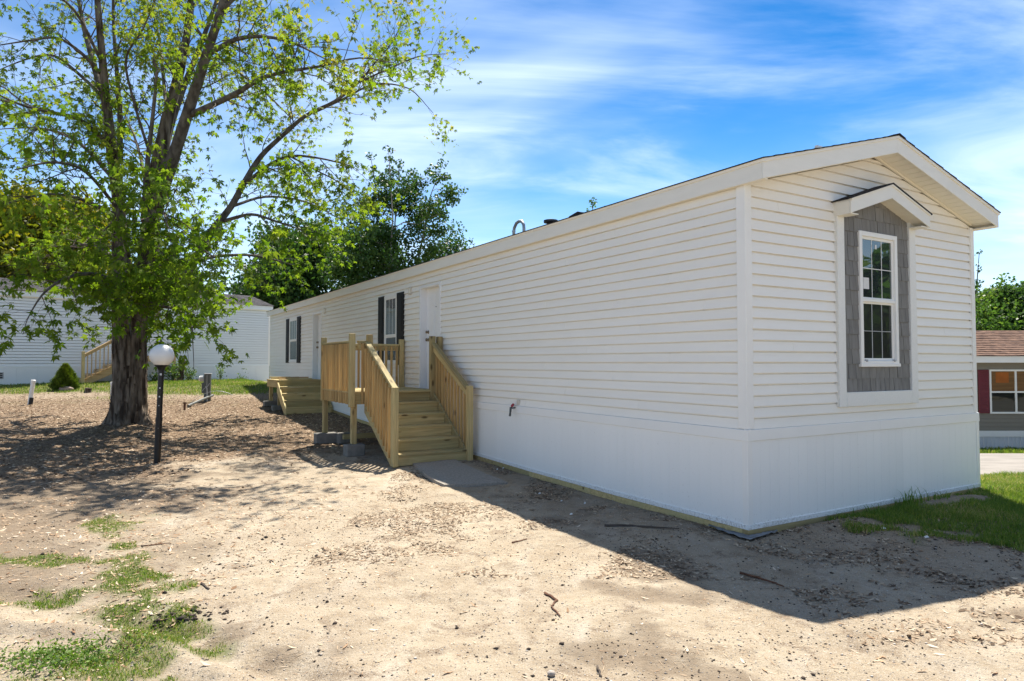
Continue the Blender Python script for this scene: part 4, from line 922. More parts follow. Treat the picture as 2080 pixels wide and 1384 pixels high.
# its stairs
ls = empty('neighbour_stairs', LP, LA, 'tan wooden stairs with slim balusters against the white home behind the maple', 'stairs')
sg_ = float(G(*LW(7.2, 1.1)[:2])); lz = 1.78; ns = 5; s0, s1 = 7.30, 5.85; rn = (s0-s1)/ns; rs_ = (lz-sg_)/(ns+1)
def lb(name, p, q, w_, t_, side, mt='cedar'): return board(name, ls, p, q, w_, t_, M[mt], side=side)
for i in range(ns):
    sx = s0-rn*i; zt_ = sg_+rs_*(i+1)
    lb('tread', (sx-.1-.03, .12, zt_), (sx-.1-.03, 1.18, zt_), .27, .035, (1,0,0)); lb('riser', (sx, .12, zt_-rs_/2-.01), (sx, 1.12, zt_-rs_/2-.01), rs_-.04, .03, (0,0,1))
MB().prism([(s0+.05, sg_-.02), (s0-.15, sg_-.02), (s1-.05, lz-.34), (s1-.05, lz-.03), (s0+.05, sg_+rs_-.03)], 'y', 1.14, 1.18).build('stringer', M['cedar'], ls)
lb('post', (s0+.03, 1.2, sg_-.05), (s0+.03, 1.2, 1.93), .09, .09, (1,0,0), 'lumber'); lb('post', (s1-.05, 1.2, sg_), (s1-.05, 1.2, lz+.98), .09, .09, (1,0,0)); lb('post', (4.35, 1.2, sg_-.05), (4.35, 1.2, lz+.4), .09, .09, (1,0,0))
lb('handrail', (s0+.02, 1.2, 1.80), (s1, 1.2, lz+.92), .09, .04, (0,1,0)); lb('face_rail', (s0+.02, 1.2, 1.74), (s1, 1.2, lz+.86), .07, .035, (0,0,1))
for i in range(11):
    t_ = (i+.8)/11.5; sx = s0+(s1-s0)*t_; lb('baluster', (sx, 1.21, sg_+rs_*.6+(lz-sg_-rs_)*t_), (sx, 1.21, 1.76+(lz+.88-1.76)*t_), .03, .03, (1,0,0))
for i in range(10): lb('deck_board', (4.35+.15*i+.05, .1, lz-.01), (4.35+.15*i+.05, 1.2, lz-.01), .14, .03, (1,0,0))
lb('rim_joist', (4.3, 1.18, lz-.12), (s1, 1.18, lz-.12), .17, .04, (0,0,1))
# gas meter beside it
gmp = LW(4.15, .35); e = empty('gas_meter', (gmp.x, gmp.y, float(G(gmp.x, gmp.y))), LA, 'grey gas meter with bent pipes beside the neighbour stairs', 'gas meter')
MB().box(-.14, .14, -.1, .1, .32, .58).build('meter_body', M['greymetal'], e, bevel=.03)
MB().tube([(-.09,0,-.1),(-.09,0,.25),(-.09,0,.33)], .022, 8).build('inlet_pipe', M['pedestal'], e); MB().tube([(.09,0,.55),(.09,0,.68),(.04,0,.74),(-.02,0,.74),(-.07,0,.68),(-.07,-.1,.6)], .022, 8).build('outlet_pipe', M['pedestal'], e)
MB().tube([(-.09,.02,.58),(-.09,.12,.60)], .06, 12).build('regulator', M['pedestal'], e)

# ------------------------------------------------------------------ right neighbour home
RP = Vector((12.0, 19., 0)); rh = empty('taupe_home', RP, 0, 'taupe sided home with brown roof and maroon shutters across the road at right', 'house')
gz = -.92
m = MB(); z = -.35
while z < 1.52: m.prism([(0, z+.113), (-.008, z+.08), (-.014, z), (0, z)], 'x', -2.0, 9.0); z += .113
tag(m.build('siding', M['taupe'], rh), kind='stuff')
m = MB(); m.prism([(0.01, gz-.3), (4.3, gz-.3), (4.3, 1.6), (0.01, 1.6)], 'x', -2, 9); m.build('wall', M['taupe'], rh)
MB().box(-2.02, 9.02, -.03, .0, -.52, -.355).build('skirt_band', M['trim'], rh)
m = MB(); x = -2.
while x < 9: m.prism([(x+.01, .02), (x+.03, -.012), (x+.09, -.012), (x+.11, .02)], 'z', gz-.1, -.52); x += .115
tag(m.build('ribbed_skirting', M['skirt_r'], rh), kind='stuff'); MB().box(-2., 9., .004, .03, gz-.2, -.51).build('skirting_base', M['skirt_r'], rh)
MB().box(-2.2, 9.2, -.30, -.275, 1.54, 1.72).build('fascia', M['trim'], rh, bevel=.004); MB().box(-2.2, 9.2, -.275, 0, 1.55, 1.56).build('soffit', M['soffit'], rh)
mm = MB(); nC = 14
for i in range(nC):
    f0, f1 = i/nC, (i+1)/nC; y0, y1 = -.33+2.4*f0, -.33+2.4*f1; z0, z1 = 1.73+.80*f0, 1.73+.80*f1
    x = -2.25
    while x < 9.2:
        e = min(x+random.choice((.25,.3,.4)), 9.2); d = random.uniform(.012, .024)
        mm.prism([(y0, z0+d), (y1, z1+.003), (y1, z1-.02), (y0, z0-.01)], 'x', x, e); x = e
tag(mm.build('roof_shingles', M['shingle_b'], rh), kind='stuff')
MB().prism([(2.07, 2.53), (2.07, 2.51), (4.6, 1.70), (4.6, 1.72)], 'x', -2.25, 9.2).build('back_roof', M['shingle_b'], rh)
MB().box(.95+.5-.15, 1.5+.35, 1.6, 1.95, 2.45, 2.60).build('roof_vent', M['blackpole'], rh, bevel=.02)
sh = MB().box(1.0, 1.30, -.045, -.014, .13, 1.34).build('shutter', M['maroon'], rh, bevel=.004)
sl_ = MB()
for i in range(26):
    z = .17+i*.044 + (.03 if i > 12 else 0)
    if z < 1.30: sl_.prism([(-.046, z+.012), (-.056, z), (-.045, z), (-.045, z+.03)], 'x', 1.04, 1.26)
tag(sl_.build('louvers', M['maroon'], sh), kind='stuff')
wf = MB(); wf.box(1.31, 1.36, -.05, 0, .12, 1.35); wf.box(2.7, 2.75, -.05, 0, .12, 1.35); wf.box(1.36, 2.7, -.049, 0, .12, .17); wf.box(1.36, 2.7, -.049, 0, 1.30, 1.35); wf.box(1.36, 2.7, -.047, 0, .70, .745); wf.box(2.02, 2.07, -.048, 0, .17, .70); wf.box(2.02, 2.07, -.048, 0, .745, 1.30)
rw = wf.build('window', M['trim'], rh, bevel=.003)
M['orange'] = mat('orange_curtain', (.42,.12,.015), .8, .2, 5); M['amber'] = mat('amber_blind', (.22,.11,.035), .8, .3, 3, stretch=(.3,1,6))
for (x0, x1) in ((1.36, 2.02), (2.07, 2.7)):
    MB().box(x0, x1, -.02, -.015, .745, 1.30).build('pane', M['amber'], rw); MB().box(x0, x1, -.02, -.015, .17, .70).build('pane', M['screen'], rw)
MB().box(1.50, 1.86, -.0235, -.0205, .98, 1.27).build('curtain', M['orange'], rw)

# ------------------------------------------------------------------ vegetation helpers
def rot_basis(nrm, rg):
    """random tangent frames for normals (n,3)"""
    r_ = rg.normal(size=nrm.shape); u = np.cross(nrm, r_); u /= np.linalg.norm(u, axis=1, keepdims=True)+1e-9; v = np.cross(nrm, u); return u, v
LEAFSH = []
for a, ln in ((0, 1.0), (48, .86), (-48, .86), (100, .5), (-100, .5)):
    a = math.radians(a); c, s = math.cos(a), math.sin(a); wq = .19 if ln > .6 else .14
    LEAFSH.append([(0, 0), (c*ln*.5 - s*wq, s*ln*.5 + c*wq), (c*ln, s*ln), (c*ln*.5 + s*wq, s*ln*.5 - c*wq)])
LEAFSH = np.array(LEAFSH)           # 5 lobes x 4 corners x 2
def leaves_maple(P, size, rg, droop=.45):
    n_ = len(P); nrm = rg.normal(size=(n_, 3))*np.array([.75, .75, .5]); nrm[:, 2] += .75; nrm /= np.linalg.norm(nrm, axis=1, keepdims=True)
    u, v = rot_basis(nrm, rg); u[:, 2] -= droop*rg.random(n_); u /= np.linalg.norm(u, axis=1, keepdims=True); v = np.cross(nrm, u); v /= np.linalg.norm(v, axis=1, keepdims=True)
    sz = size*rg.uniform(.6, 1.25, n_)
    sh_ = LEAFSH.reshape(-1, 2)
    vs = P[:, None, :] + (u[:, None, :]*sh_[None, :, 0:1] + v[:, None, :]*sh_[None, :, 1:2])*sz[:, None, None]
    vs[:, 2::4, 2] -= (sz*.18)[:, None]
    fs = np.arange(n_*20).reshape(-1, 4); return vs.reshape(-1, 3), fs
def leaves_quad(P, size, rg, asp=.6, flat=.3):
    n_ = len(P); nrm = rg.normal(size=(n_, 3)); nrm[:, 2] += flat; nrm /= np.linalg.norm(nrm, axis=1, keepdims=True); u, v = rot_basis(nrm, rg); sz = size*rg.uniform(.6, 1.3, n_)
    sh_ = np.array([(-1, 0), (0, -asp), (1, 0), (0, asp)])*.5
    vs = P[:, None, :] + (u[:, None, :]*sh_[None, :, 0:1] + v[:, None, :]*sh_[None, :, 1:2])*sz[:, None, None]
    return vs.reshape(-1, 3), np.arange(n_*4).reshape(-1, 4)
class Tubes:
    def __init__(s, n=4): s.n = n; s.V = []; s.F = []; s.c = 0; a = np.arange(n)*2*PI/n; s.cs = np.stack([np.cos(a), np.sin(a)], 1)
    def add(s, pts, r0, r1):
        pts = np.asarray(pts, float); k = len(pts); d = np.gradient(pts, axis=0); d /= np.linalg.norm(d, axis=1, keepdims=True)+1e-9
        ref = np.array([0, 0, 1.]) if abs(d[0, 2]) < .8 else np.array([1., 0, 0]); u = np.cross(d, ref); u /= np.linalg.norm(u, axis=1, keepdims=True)+1e-9; v = np.cross(d, u)
        r = np.linspace(r0, r1, k)[:, None, None]; vs = pts[:, None, :] + r*(u[:, None, :]*s.cs[None, :, 0:1] + v[:, None, :]*s.cs[None, :, 1:2])
        s.V.append(vs.reshape(-1, 3)); n_ = s.n; i = np.arange(k-1)[:, None]*n_; j = np.arange(n_)[None, :]; j2 = (j+1) % n_
        s.F.append((np.stack([i+j, i+j2, i+n_+j2, i+n_+j], -1).reshape(-1, 4))+s.c); s.c += k*n_
    def build(s, name, mat_, parent, kind=None):
        o = npmesh(name, np.concatenate(s.V), np.concatenate(s.F), mat_, parent=parent, smooth=True)
        if kind: o['kind'] = kind
        return o
def catmull(P, k=5):
    P = [np.array(p, float) for p in P]; P = [2*P[0]-P[1]]+P+[2*P[-1]-P[-2]]; o = []
    for i in range(1, len(P)-2):
        for t in np.arange(k)/k:
            a, b_, c, d = P[i-1:i+3]; o.append(.5*((2*b_)+(-a+c)*t+(2*a-5*b_+4*c-d)*t*t+(-a+3*b_-3*c+d)*t**3))
    o.append(P[-2]); return np.array(o)

# ------------------------------------------------------------------ the big maple
TY = 14.48
mp_ = empty('maple_tree', (tree_c.x, tree_c.y, float(G(tree_c.x, tree_c.y))), 0, 'big shaggy-barked maple with sparse spring leaves standing in the left yard', 'tree')
T0 = np.array(mp_.location)
def TP(px, py, dy=0): return np.array(dp(px, py, TY+dy))-T0
# trunk with root flare and furrowed bark
spine = [(262, 880, .0, .60), (262, 862, 0, .50), (261, 845, 0, .42), (262, 815, 0, .375), (263, 770, 0, .355), (264, 720, 0, .345), (264, 670, 0, .35), (266, 630, 0, .37), (270, 600, 0, .385), (272, 575, 0, .36), (273, 550, 0, .27)]
sp_pts = catmull([TP(*s[:3]) for s in spine], 5); sp_r = np.interp(np.arange(len(sp_pts)), np.arange(len(spine))*5, [s[3] for s in spine])
K = 72; vs = []
sp_r = sp_r*.88
for i, (p, r_) in enumerate(zip(sp_pts, sp_r)):
    for k in range(K):
        a = 2*PI*k/K; h_ = p[2]
        flare = max(0, (.45-h_))/.45
        rr = r_*(1 + .26*flare*math.cos(5*a+1.1) + .05*math.cos(3*a+.6))
        fur = .5*vnoise(np.array(a*7.0), np.array(h_*1.5), 1., 201) + .5*vnoise(np.array(a*15.), np.array(h_*2.6+a), 1., 202)
        rr += (float(fur)-.5)*.085
        vs.append((p[0]+rr*math.cos(a), p[1]+rr*math.sin(a), p[2]))
nP = len(sp_pts); ii = np.arange(nP*K).reshape(nP, K)
fs = np.stack([ii[:-1], np.roll(ii[:-1], -1, 1), np.roll(ii[1:], -1, 1), ii[1:]], -1).reshape(-1, 4)
npmesh('trunk', np.array(vs), fs, M['bark'], parent=mp_, smooth=True)
# loose bark plates peeling from the trunk
pm = MB(); rg = np.random.default_rng(5)
for i in range(170):
    j = rg.integers(8, nP-8); a = rg.uniform(0, 2*PI); r_ = sp_r[j]*1.0; p = sp_pts[j]; ln = rg.uniform(.15, .45); wd = rg.uniform(.02, .05)
    c, s = math.cos(a), math.sin(a); q = np.array([p[0]+(r_+.012)*c, p[1]+(r_+.012)*s, p[2]]); tx = np.array([-s, c, 0]); ou = np.array([c, s, 0])
    t1 = rg.uniform(.0, .035); t0 = rg.uniform(.0, .03)
    pm.add([q-tx*wd+ou*t0-[0,0,ln/2], q+tx*wd+ou*t0-[0,0,ln/2], q+tx*wd*.8+ou*.0, q-tx*wd*.8+ou*.0, q-tx*wd*.6+ou*t1+[0,0,ln/2], q+tx*wd*.5+ou*t1+[0,0,ln/2]], [(0,1,2,3),(3,2,5,4)])
tag(pm.build('bark_plates', M['bark'], mp_), kind='stuff')
LIMBS = [
 # (px,py,dy,r) chains
 [(258,600,0,.25),(248,540,-.1,.22),(242,470,-.2,.19),(240,400,-.2,.17),(228,310,-.3,.155),(217,220,-.4,.13),(208,120,-.5,.10),(198,0,-.6,.08),(190,-140,-.8,.05),(180,-280,-1,.02)],
 [(216,215,-.4,.10),(190,130,0,.08),(165,30,.4,.06),(145,-90,.8,.03),(120,-200,1,.01)],
 [(242,330,-.2,.09),(244,240,.3,.075),(237,140,.6,.06),(230,20,.9,.045),(235,-130,1.2,.02)],
 [(285,590,0,.28),(300,530,.1,.26),(306,460,.1,.24),(312,390,.2,.22),(326,310,.2,.20),(344,225,.3,.16),(366,140,.4,.13),(384,40,.6,.10),(392,-90,.8,.07),(395,-240,1,.02)],
 [(318,420,.1,.19),(352,320,-.3,.17),(386,215,-.6,.15),(420,110,-.9,.125),(456,-5,-1.2,.10),(485,-130,-1.5,.06),(500,-260,-1.7,.02)],
 [(330,330,.2,.12),(345,260,.6,.11),(372,180,.9,.09),(412,80,1.3,.07),(450,-30,1.6,.05),(480,-150,2,.02)],
 [(291,440,0,.07),(300,330,-.4,.065),(310,240,-.6,.05),(318,150,-.9,.04),(312,120,-1,.02)],
 [(300,300,-.3,.04),(270,200,-.6,.035),(256,120,-.9,.03),(290,60,-1.2,.02),(315,0,-1.5,.015)],
 [(298,625,.1,.20),(350,592,.5,.165),(395,530,.9,.14),(430,470,1.2,.13),(468,422,1.4,.12),(496,372,1.5,.11),(530,318,1.6,.095),(578,272,1.6,.08),(622,235,1.5,.07),(680,206,1.3,.058),(728,168,1.2,.045),(760,130,1.1,.03),(798,84,1.,.022),(822,30,.9,.01)],
 [(500,372,1.5,.055),(542,338,1.2,.05),(590,318,.9,.045),(650,322,.6,.03),(715,338,.4,.015)],
 [(590,318,.9,.03),(640,345,1.4,.025),(700,378,1.8,.018),(740,420,2,.008)],
 [(640,228,1.5,.04),(700,200,2.,.035),(760,172,2.4,.03),(830,180,2.8,.02),(880,230,3,.008)],
 [(728,168,1.2,.03),(790,140,.6,.025),(850,115,.2,.015),(905,110,0,.006)],
 [(385,235,-.5,.09),(430,214,-1.,.08),(480,190,-1.5,.07),(530,160,-2,.055),(580,146,-2.3,.04),(650,135,-2.6,.03),(730,118,-2.8,.018),(800,128,-3,.008)],
 [(425,110,-.9,.07),(480,80,-1.6,.055),(540,75,-2.2,.04),(600,90,-2.8,.03),(660,120,-3.2,.012)],
 [(450,20,-1.2,.06),(520,-40,-1.0,.05),(600,-80,-.6,.035),(700,-90,-.2,.015)],
 [(452,450,1.3,.06),(510,436,.8,.045),(560,450,.3,.03),(620,470,.0,.012)],
 [(395,530,.9,.06),(450,520,1.8,.05),(520,520,2.5,.035),(600,540,3,.012)],
 [(470,420,1.4,.05),(540,400,2.4,.04),(620,410,3.2,.03),(700,450,3.8,.012)],
 [(205,150,-.5,.055),(165,108,-.9,.045),(118,78,-1.2,.035),(65,82,-1.5,.025),(-20,95,-1.8,.01)],
 [(213,200,-.4,.05),(150,142,-.2,.042),(105,112,.1,.032),(50,122,.3,.022),(-20,150,.6,.01)],
 [(226,300,-.3,.07),(165,245,-.8,.055),(100,228,-1.3,.045),(40,212,-1.8,.03),(-30,180,-2.2,.012)],
 [(236,370,-.2,.06),(160,290,.4,.05),(90,262,.9,.035),(10,262,1.4,.015),(-50,270,1.8,.008)],
 [(240,440,-.2,.05),(190,415,-1.,.045),(120,395,-1.7,.03),(40,405,-2.4,.02),(-40,440,-3,.008)],
 [(244,540,0,.055),(195,500,.9,.045),(130,505,1.6,.03),(60,540,2.2,.012)],
 [(246,590,0,.06),(205,560,-1.1,.045),(150,560,-2.,.035),(95,590,-2.7,.022),(60,640,-3.1,.01),(46,680,-3.2,.004)],
 [(290,620,0,.05),(330,585,-.9,.04),(380,575,-1.7,.03),(420,610,-2.3,.018),(436,650,-2.6,.006)],
 [(300,560,0,.05),(350,520,-1.2,.04),(395,500,-2.2,.03),(430,520,-3,.012)],
 [(262,520,-.1,.05),(250,470,-1.4,.04),(235,450,-2.5,.03),(210,470,-3.4,.012)],
 [(300,500,.1,.05),(310,450,-1.5,.04),(330,430,-2.8,.03),(340,460,-3.8,.012)],
 [(268,600,.2,.05),(250,540,1.6,.04),(220,500,2.8,.03),(190,500,3.8,.012)],
 [(300,430,.3,.06),(290,340,1.8,.05),(270,270,3,.035),(250,230,4,.012)],
 [(340,240,.3,.06),(330,140,1.8,.05),(320,60,3,.035),(300,0,4,.012)],
 [(280,610,-.1,.045),(270,600,-1.0,.035),(262,640,-1.8,.022),(268,690,-2.2,.008)],
 [(300,625,-.1,.04),(345,625,-1.4,.03),(385,650,-2.1,.02),(392,705,-2.5,.008),(394,760,-2.6,.004)],
 [(236,420,-.3,.05),(175,350,-1.5,.04),(110,330,-2.5,.03),(30,345,-3.3,.012)],
 [(384,40,.6,.05),(450,120,1.6,.04),(540,190,2.6,.03),(610,260,3.2,.01)],
 [(208,130,-.5,.045),(150,20,-1.4,.035),(80,-20,-2.2,.025),(0,-10,-3,.01)],
]
rg = np.random.default_rng(21)
tw = Tubes(4); leafP = []
def grow(p, d, ln, r0, lvl, dens, droop, grav=.0):
    """a curved branchlet; level 1 carries twigs, level 0 carries leaves"""
    k = 5 if lvl else 4; pts = [p]; dd = d/np.linalg.norm(d); q = p.copy()
    for i in range(k):
        dd = dd + rg.normal(size=3)*.16; dd[2] -= droop*(i/k)*(1.2 if lvl else 1); dd /= np.linalg.norm(dd); q = q+dd*ln/k; pts.append(q)
    pts = np.array(pts); tw.add(pts, r0, r0*.3)
    if lvl:
        nt_ = int(ln/.14*dens)+2
        for t_ in rg.uniform(.15, 1., nt_):
            i = min(int(t_*k), k-1); b0 = pts[i]+(pts[i+1]-pts[i])*(t_*k-i); ax = pts[i+1]-pts[i]; ax = ax/np.linalg.norm(ax)
            sd = rg.normal(size=3); sd -= ax*sd.dot(ax); sd /= np.linalg.norm(sd); grow(b0, ax*.7+sd*.75+np.array([0,0,.05]), rg.uniform(.28,.62), r0*.35, 0, dens, droop*1.1)
        grow(pts[-1], pts[-1]-pts[-2], .4, r0*.3, 0, dens, droop)
    else:
        for i in range(1, k+1):
            nl = rg.poisson(np.interp(q[2], [1.5, 5, 8], [1.25, 1.15, .95])) + (2 if i == k else 0)
            if nl: leafP.append(pts[i]+rg.normal(size=(nl, 3))*.055)
for li, ch in enumerate(LIMBS):
    P = catmull([TP(*c[:3]) for c in ch], 4); R_ = np.interp(np.arange(len(P)), np.arange(len(ch))*4, [c[3] for c in ch]); R_ = R_*np.interp(P[:, 2], [2, 5], [.92, .76])*(.82 if li == 8 else 1)
    mm = MB(); mm.tube([tuple(q) for q in P], list(R_), 10 if R_[0] > .09 else 7, wob=.04)
    mm.build('limb', M['bark'] if R_[0] > .17 else M['limbs'], mp_, smooth=True)
    seglen = np.linalg.norm(np.diff(P, axis=0), axis=1); tot = seglen.sum()
    cum = np.concatenate([[0], np.cumsum(seglen)])
    thin = R_[0] < .075
    nb = int(tot/(.27 if thin else .36))
    for _ in range(nb):
        s_ = rg.uniform(.16 if thin else .3, 1.)*tot; i = min(np.searchsorted(cum, s_)-1, len(P)-2); f = (s_-cum[i])/seglen[i]; b0 = P[i]+(P[i+1]-P[i])*f
        ax = (P[i+1]-P[i])/seglen[i]; sd = rg.normal(size=3); sd -= ax*sd.dot(ax); sd /= np.linalg.norm(sd)
        z = b0[2]; dens = np.interp(z, [1.5, 4.2, 6, 9], [.30, .40, .5, .5])
        ln = rg.uniform(.7, 1.5) if z > 3 else rg.uniform(.35, .8)
        if s_/tot > .85: ln *= .7
        grow(b0, ax*.75+sd*.8+np.array([0,0,.12]), ln, min(R_[i]*.45, .014), 1, dens, .10 if z > 3.5 else .22)
# short leafy shoots sprouting straight from the trunk
for _ in range(26):
    j = rg.integers(int(nP*.60), nP-2); a = rg.uniform(0, 2*PI); c, s = math.cos(a), math.sin(a)
    grow(sp_pts[j]+np.array([c, s, 0])*sp_r[j]*.9, np.array([c, s, .35]), rg.uniform(.4, .9), .008, 1, 1.0, .22)
tw.build('twigs', M['twig'], mp_, 'stuff')
P = np.concatenate(leafP); keep = P[:, 2] > 1.25; P = P[keep]
print('maple leaves', len(P))
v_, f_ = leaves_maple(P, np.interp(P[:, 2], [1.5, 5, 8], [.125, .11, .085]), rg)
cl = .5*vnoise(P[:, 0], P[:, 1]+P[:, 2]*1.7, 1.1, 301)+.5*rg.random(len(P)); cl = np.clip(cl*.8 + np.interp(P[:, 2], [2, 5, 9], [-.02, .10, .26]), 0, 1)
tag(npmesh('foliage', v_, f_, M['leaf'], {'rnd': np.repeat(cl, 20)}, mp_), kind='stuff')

# ------------------------------------------------------------------ trees beyond
def bg_tree(name, x, y, zb, h_, rad, label, lm, bm, nl, leaf=.14, seed=0, clump=26, group='trees beyond the homes', base=.25, spread=1., asp=.7, trunk_r=.16, nstem=1, up=False):
    rg = np.random.default_rng(seed); e = empty(name, (x, y, zb), 0, label, 'tree', group)
    tb = Tubes(7); tips = []
    for s_ in range(nstem):
        ox = rg.normal()*.25*(nstem > 1); lean = rg.normal(size=2)*.05*h_*(1+.8*(nstem > 1))
        tr = [np.array([ox+lean[0]*(t**1.4)+rg.normal()*.06, lean[1]*(t**1.4)+rg.normal()*.06, -.3+t*h_*.93]) for t in np.linspace(0, 1, 9)]
        tb.add(tr, trunk_r/(nstem**.5), .015)
        for i in range(int(clump/nstem)):
            t = rg.uniform(base, .97); k = t*8; i0 = min(int(k), 7); p = tr[i0]+(tr[i0+1]-tr[i0])*(k-i0)
            az = rg.uniform(0, 2*PI); prof_ = (1-((t-.45)/.62)**2) if t > .45 else (.55+.45*(t-base)/max(.45-base, .01))
            ln = rad*max(.18, prof_)*rg.uniform(.55, 1.1); el = rg.uniform(.05, .7)+ (1.2*t if up else .25*t)
            d = np.array([math.cos(az)*math.cos(el), math.sin(az)*math.cos(el), math.sin(el)]); q = [p+d*ln*u_+np.array([0,0,-.12*ln*u_*u_])+rg.normal(size=3)*.05*ln*(u_ > 0) for u_ in np.linspace(0, 1, 5)]
            tb.add(q, trunk_r*.35*(1.1-t), .01)
            for u_ in (.45, .65, .82, 1.): tips.append((q[0]+(q[-1]-q[0])*u_+rg.normal(size=3)*.12*ln, ln*.30*(1.15-.3*u_)))
        tips.append((tr[-1], .35*spread))
    tb.build('trunk', bm, e)
    Ps = []
    wsum = sum(r_**2 for _, r_ in tips)
    for c, r_ in tips:
        n_ = max(6, int(nl*(r_**2)/wsum)); g_ = rg.normal(size=(n_, 3)); g_ /= np.linalg.norm(g_, axis=1, keepdims=True); Ps.append(c+g_*(rg.random((n_, 1))**.5)*r_*1.35*np.array([1, 1, .72])*spread)
    P = np.concatenate(Ps); v_, f_ = leaves_quad(P, leaf, rg, asp)
    rn_ = np.clip(.5*rg.random(len(P))+.5*vnoise(P[:, 0], P[:, 1]+P[:, 2]*1.3, .9, 330+seed), 0, 1)
    tag(npmesh('crown', v_, f_, lm, {'rnd': np.repeat(rn_, 4)}, e), kind='stuff'); return e
def at(px, Yd): return (px-1040)/CF*Yd
def zt(py, Yd): return float(dp(1040, py, Yd).z)
TB = [
 ('birch_tree', 792, 37, 300, 3.1, 'airy dark green birch rising above the long white roof', 'leafdark', 'birchbark', 44000, .16, 84, .15, .24, 4, .85),
 ('dense_tree', 640, 42, 440, 4.6, 'dense dark tree low behind the far end of the long home', 'leafdark', 'limbs', 45000, .24, 60, .05, .25, 1, 1.2),
 ('dense_tree', 545, 47, 505, 3.4, 'small dark tree beyond the gap between the two white homes', 'leafdark', 'limbs', 18000, .24, 44, .15, .22, 2, 1.),
 ('dense_tree', 452, 52, 548, 2.6, 'thin distant tree with bare forks over the grey roof', 'leafdark', 'limbs', 2600, .2, 24, .3, .2, 2, .9),
 ('leafy_tree', 30, 36, 372, 4.4, 'yellow-green tree behind the left home at the picture edge', 'leafyel', 'limbs', 50000, .24, 66, .05, .28, 1, 1.2),
 ('leafy_tree', 150, 39, 398, 3.9, 'yellow-green tree behind the left home next to the maple trunk', 'leafyel', 'limbs', 42000, .24, 60, .05, .26, 1, 1.2),
 ('leafy_tree', -90, 34, 330, 4.6, 'yellow-green tree standing left of the picture edge', 'leafyel', 'limbs', 22000, .26, 50, .05, .28, 1, 1.2),
 ('dense_tree', 320, 46, 500, 3.4, 'dark green tree behind the grey roof right of the maple trunk', 'leafdark', 'limbs', 24000, .24, 48, .05, .25, 1, 1.1),
 ('poplar_tree', 1234, 31, 397, 1.5, 'upright green tree whose top shoots peek over the roof ridge', 'leafmid', 'limbs', 2200, .13, 26, .45, .14, 3, .8),
 ('poplar_tree', 1960, 40, 497, 1.7, 'slim tree whose top peeks out beside the gable corner at right', 'leafdark', 'limbs', 2600, .14, 26, .3, .15, 2, .8),
 ('leafy_tree', 2010, 42, 588, 3.6, 'bright green tree behind the taupe home beside the gable', 'leafmid', 'limbs', 40000, .19, 66, .02, .22, 2, 1.1),
 ('leafy_tree', 2095, 38, 580, 3.6, 'bright green tree behind the taupe home at the right picture edge', 'leafmid', 'limbs', 40000, .19, 66, .02, .22, 2, 1.1),
 ('leafy_tree', 2230, 40, 560, 4.0, 'bright green tree behind the taupe home outside the picture edge', 'leafmid', 'limbs', 5000, .24, 36, .02, .22, 1, 1.2),
]
for i, (nm, px, Yd, pyt, rad, lab, lm, bm_, nl, lf, cl_, base, tr_, ns_, sp__) in enumerate(TB):
    x = at(px, Yd); zb = float(G(x, Yd)) - .1; bg_tree(nm, x, Yd, zb, (zt(pyt, Yd)-zb)/.95, rad, lab, M[lm], M[bm_], nl, lf, 500+i, cl_, base=base, trunk_r=tr_, nstem=ns_, spread=sp__, up=(nm == 'poplar_tree'))
# trees across the way at the right, seen only mirrored in the gable window
for i, (x, y, h_, lb_) in enumerate(((25, -6, 7.0, 'rounded tree right of the view, level with the camera position'), (26, -1, 6.2, 'dark tree right of the view between the two rounded trees'), (25, 6.9, 7.9, 'tall tree right of the view mirrored at the left of the gable window'), (27, 3.2, 6.6, 'dense tree right of the view mirrored in the middle of the gable window'), (25, 12.5, 7.2, 'broad tree right of the view before the taupe home'), (31, 1, 9, 'tallest tree right of the view, behind the others'), (32, 9, 8.6, 'second tallest tree right of the view, behind the others'))):
    bg_tree('leafy_tree', x, y, -1.3, h_, 3.6, lb_, M['leafmid'], M['limbs'], 9000, .36, 600+i, 44, base=.02, spread=1.3, group='trees mirrored in the gable window')

# conical dwarf spruce
sc_ = gp(128, 792); es = empty('dwarf_conifer', (sc_.x, sc_.y+.1, float(G(sc_.x, sc_.y))), 0, 'small cone-shaped conifer shrub beside the neighbour stairs', 'shrub')
rg = np.random.default_rng(77); n_ = 16000; t = rg.random(n_)**.8; a = rg.uniform(0, 2*PI, n_)
rr = np.interp(t, [0, .12, .4, .8, 1], [.38, .48, .40, .17, .03])*(1+.14*np.sin(a*5+t*9)+.10*np.sin(a*9-t*14))*rg.uniform(.8, 1.0, n_)
P = np.stack([rr*np.cos(a), rr*np.sin(a), t*.80+.02], 1); P[:, :2] *= .80; nrm = np.stack([np.cos(a), np.sin(a), np.full(n_, .6)], 1); nrm /= np.linalg.norm(nrm, axis=1, keepdims=True)
u, v = rot_basis(nrm, rg); P -= nrm*.05*rg.random((n_, 1)); tip = P+nrm*.055+rg.normal(size=(n_, 3))*.015
vs = np.stack([P-u*.011, P+u*.011, tip], 1).reshape(-1, 3)
tag(npmesh('needles', vs, np.arange(n_*3).reshape(-1, 3), M['needle'], {'rnd': np.repeat(np.clip(.3+.5*t+.3*rg.normal(size=n_)*.5, 0, 1), 3)}, es), kind='stuff')
icos('inner_mass', (0,0,.28), .20, M['bark'], es, sub=3, squash=(1,1,1.15), rough=.1, seed=2)
MB().tube([(0,0,-.1),(0,0,.5)], [.04,.03], 7).build('stem', M['limbs'], es)
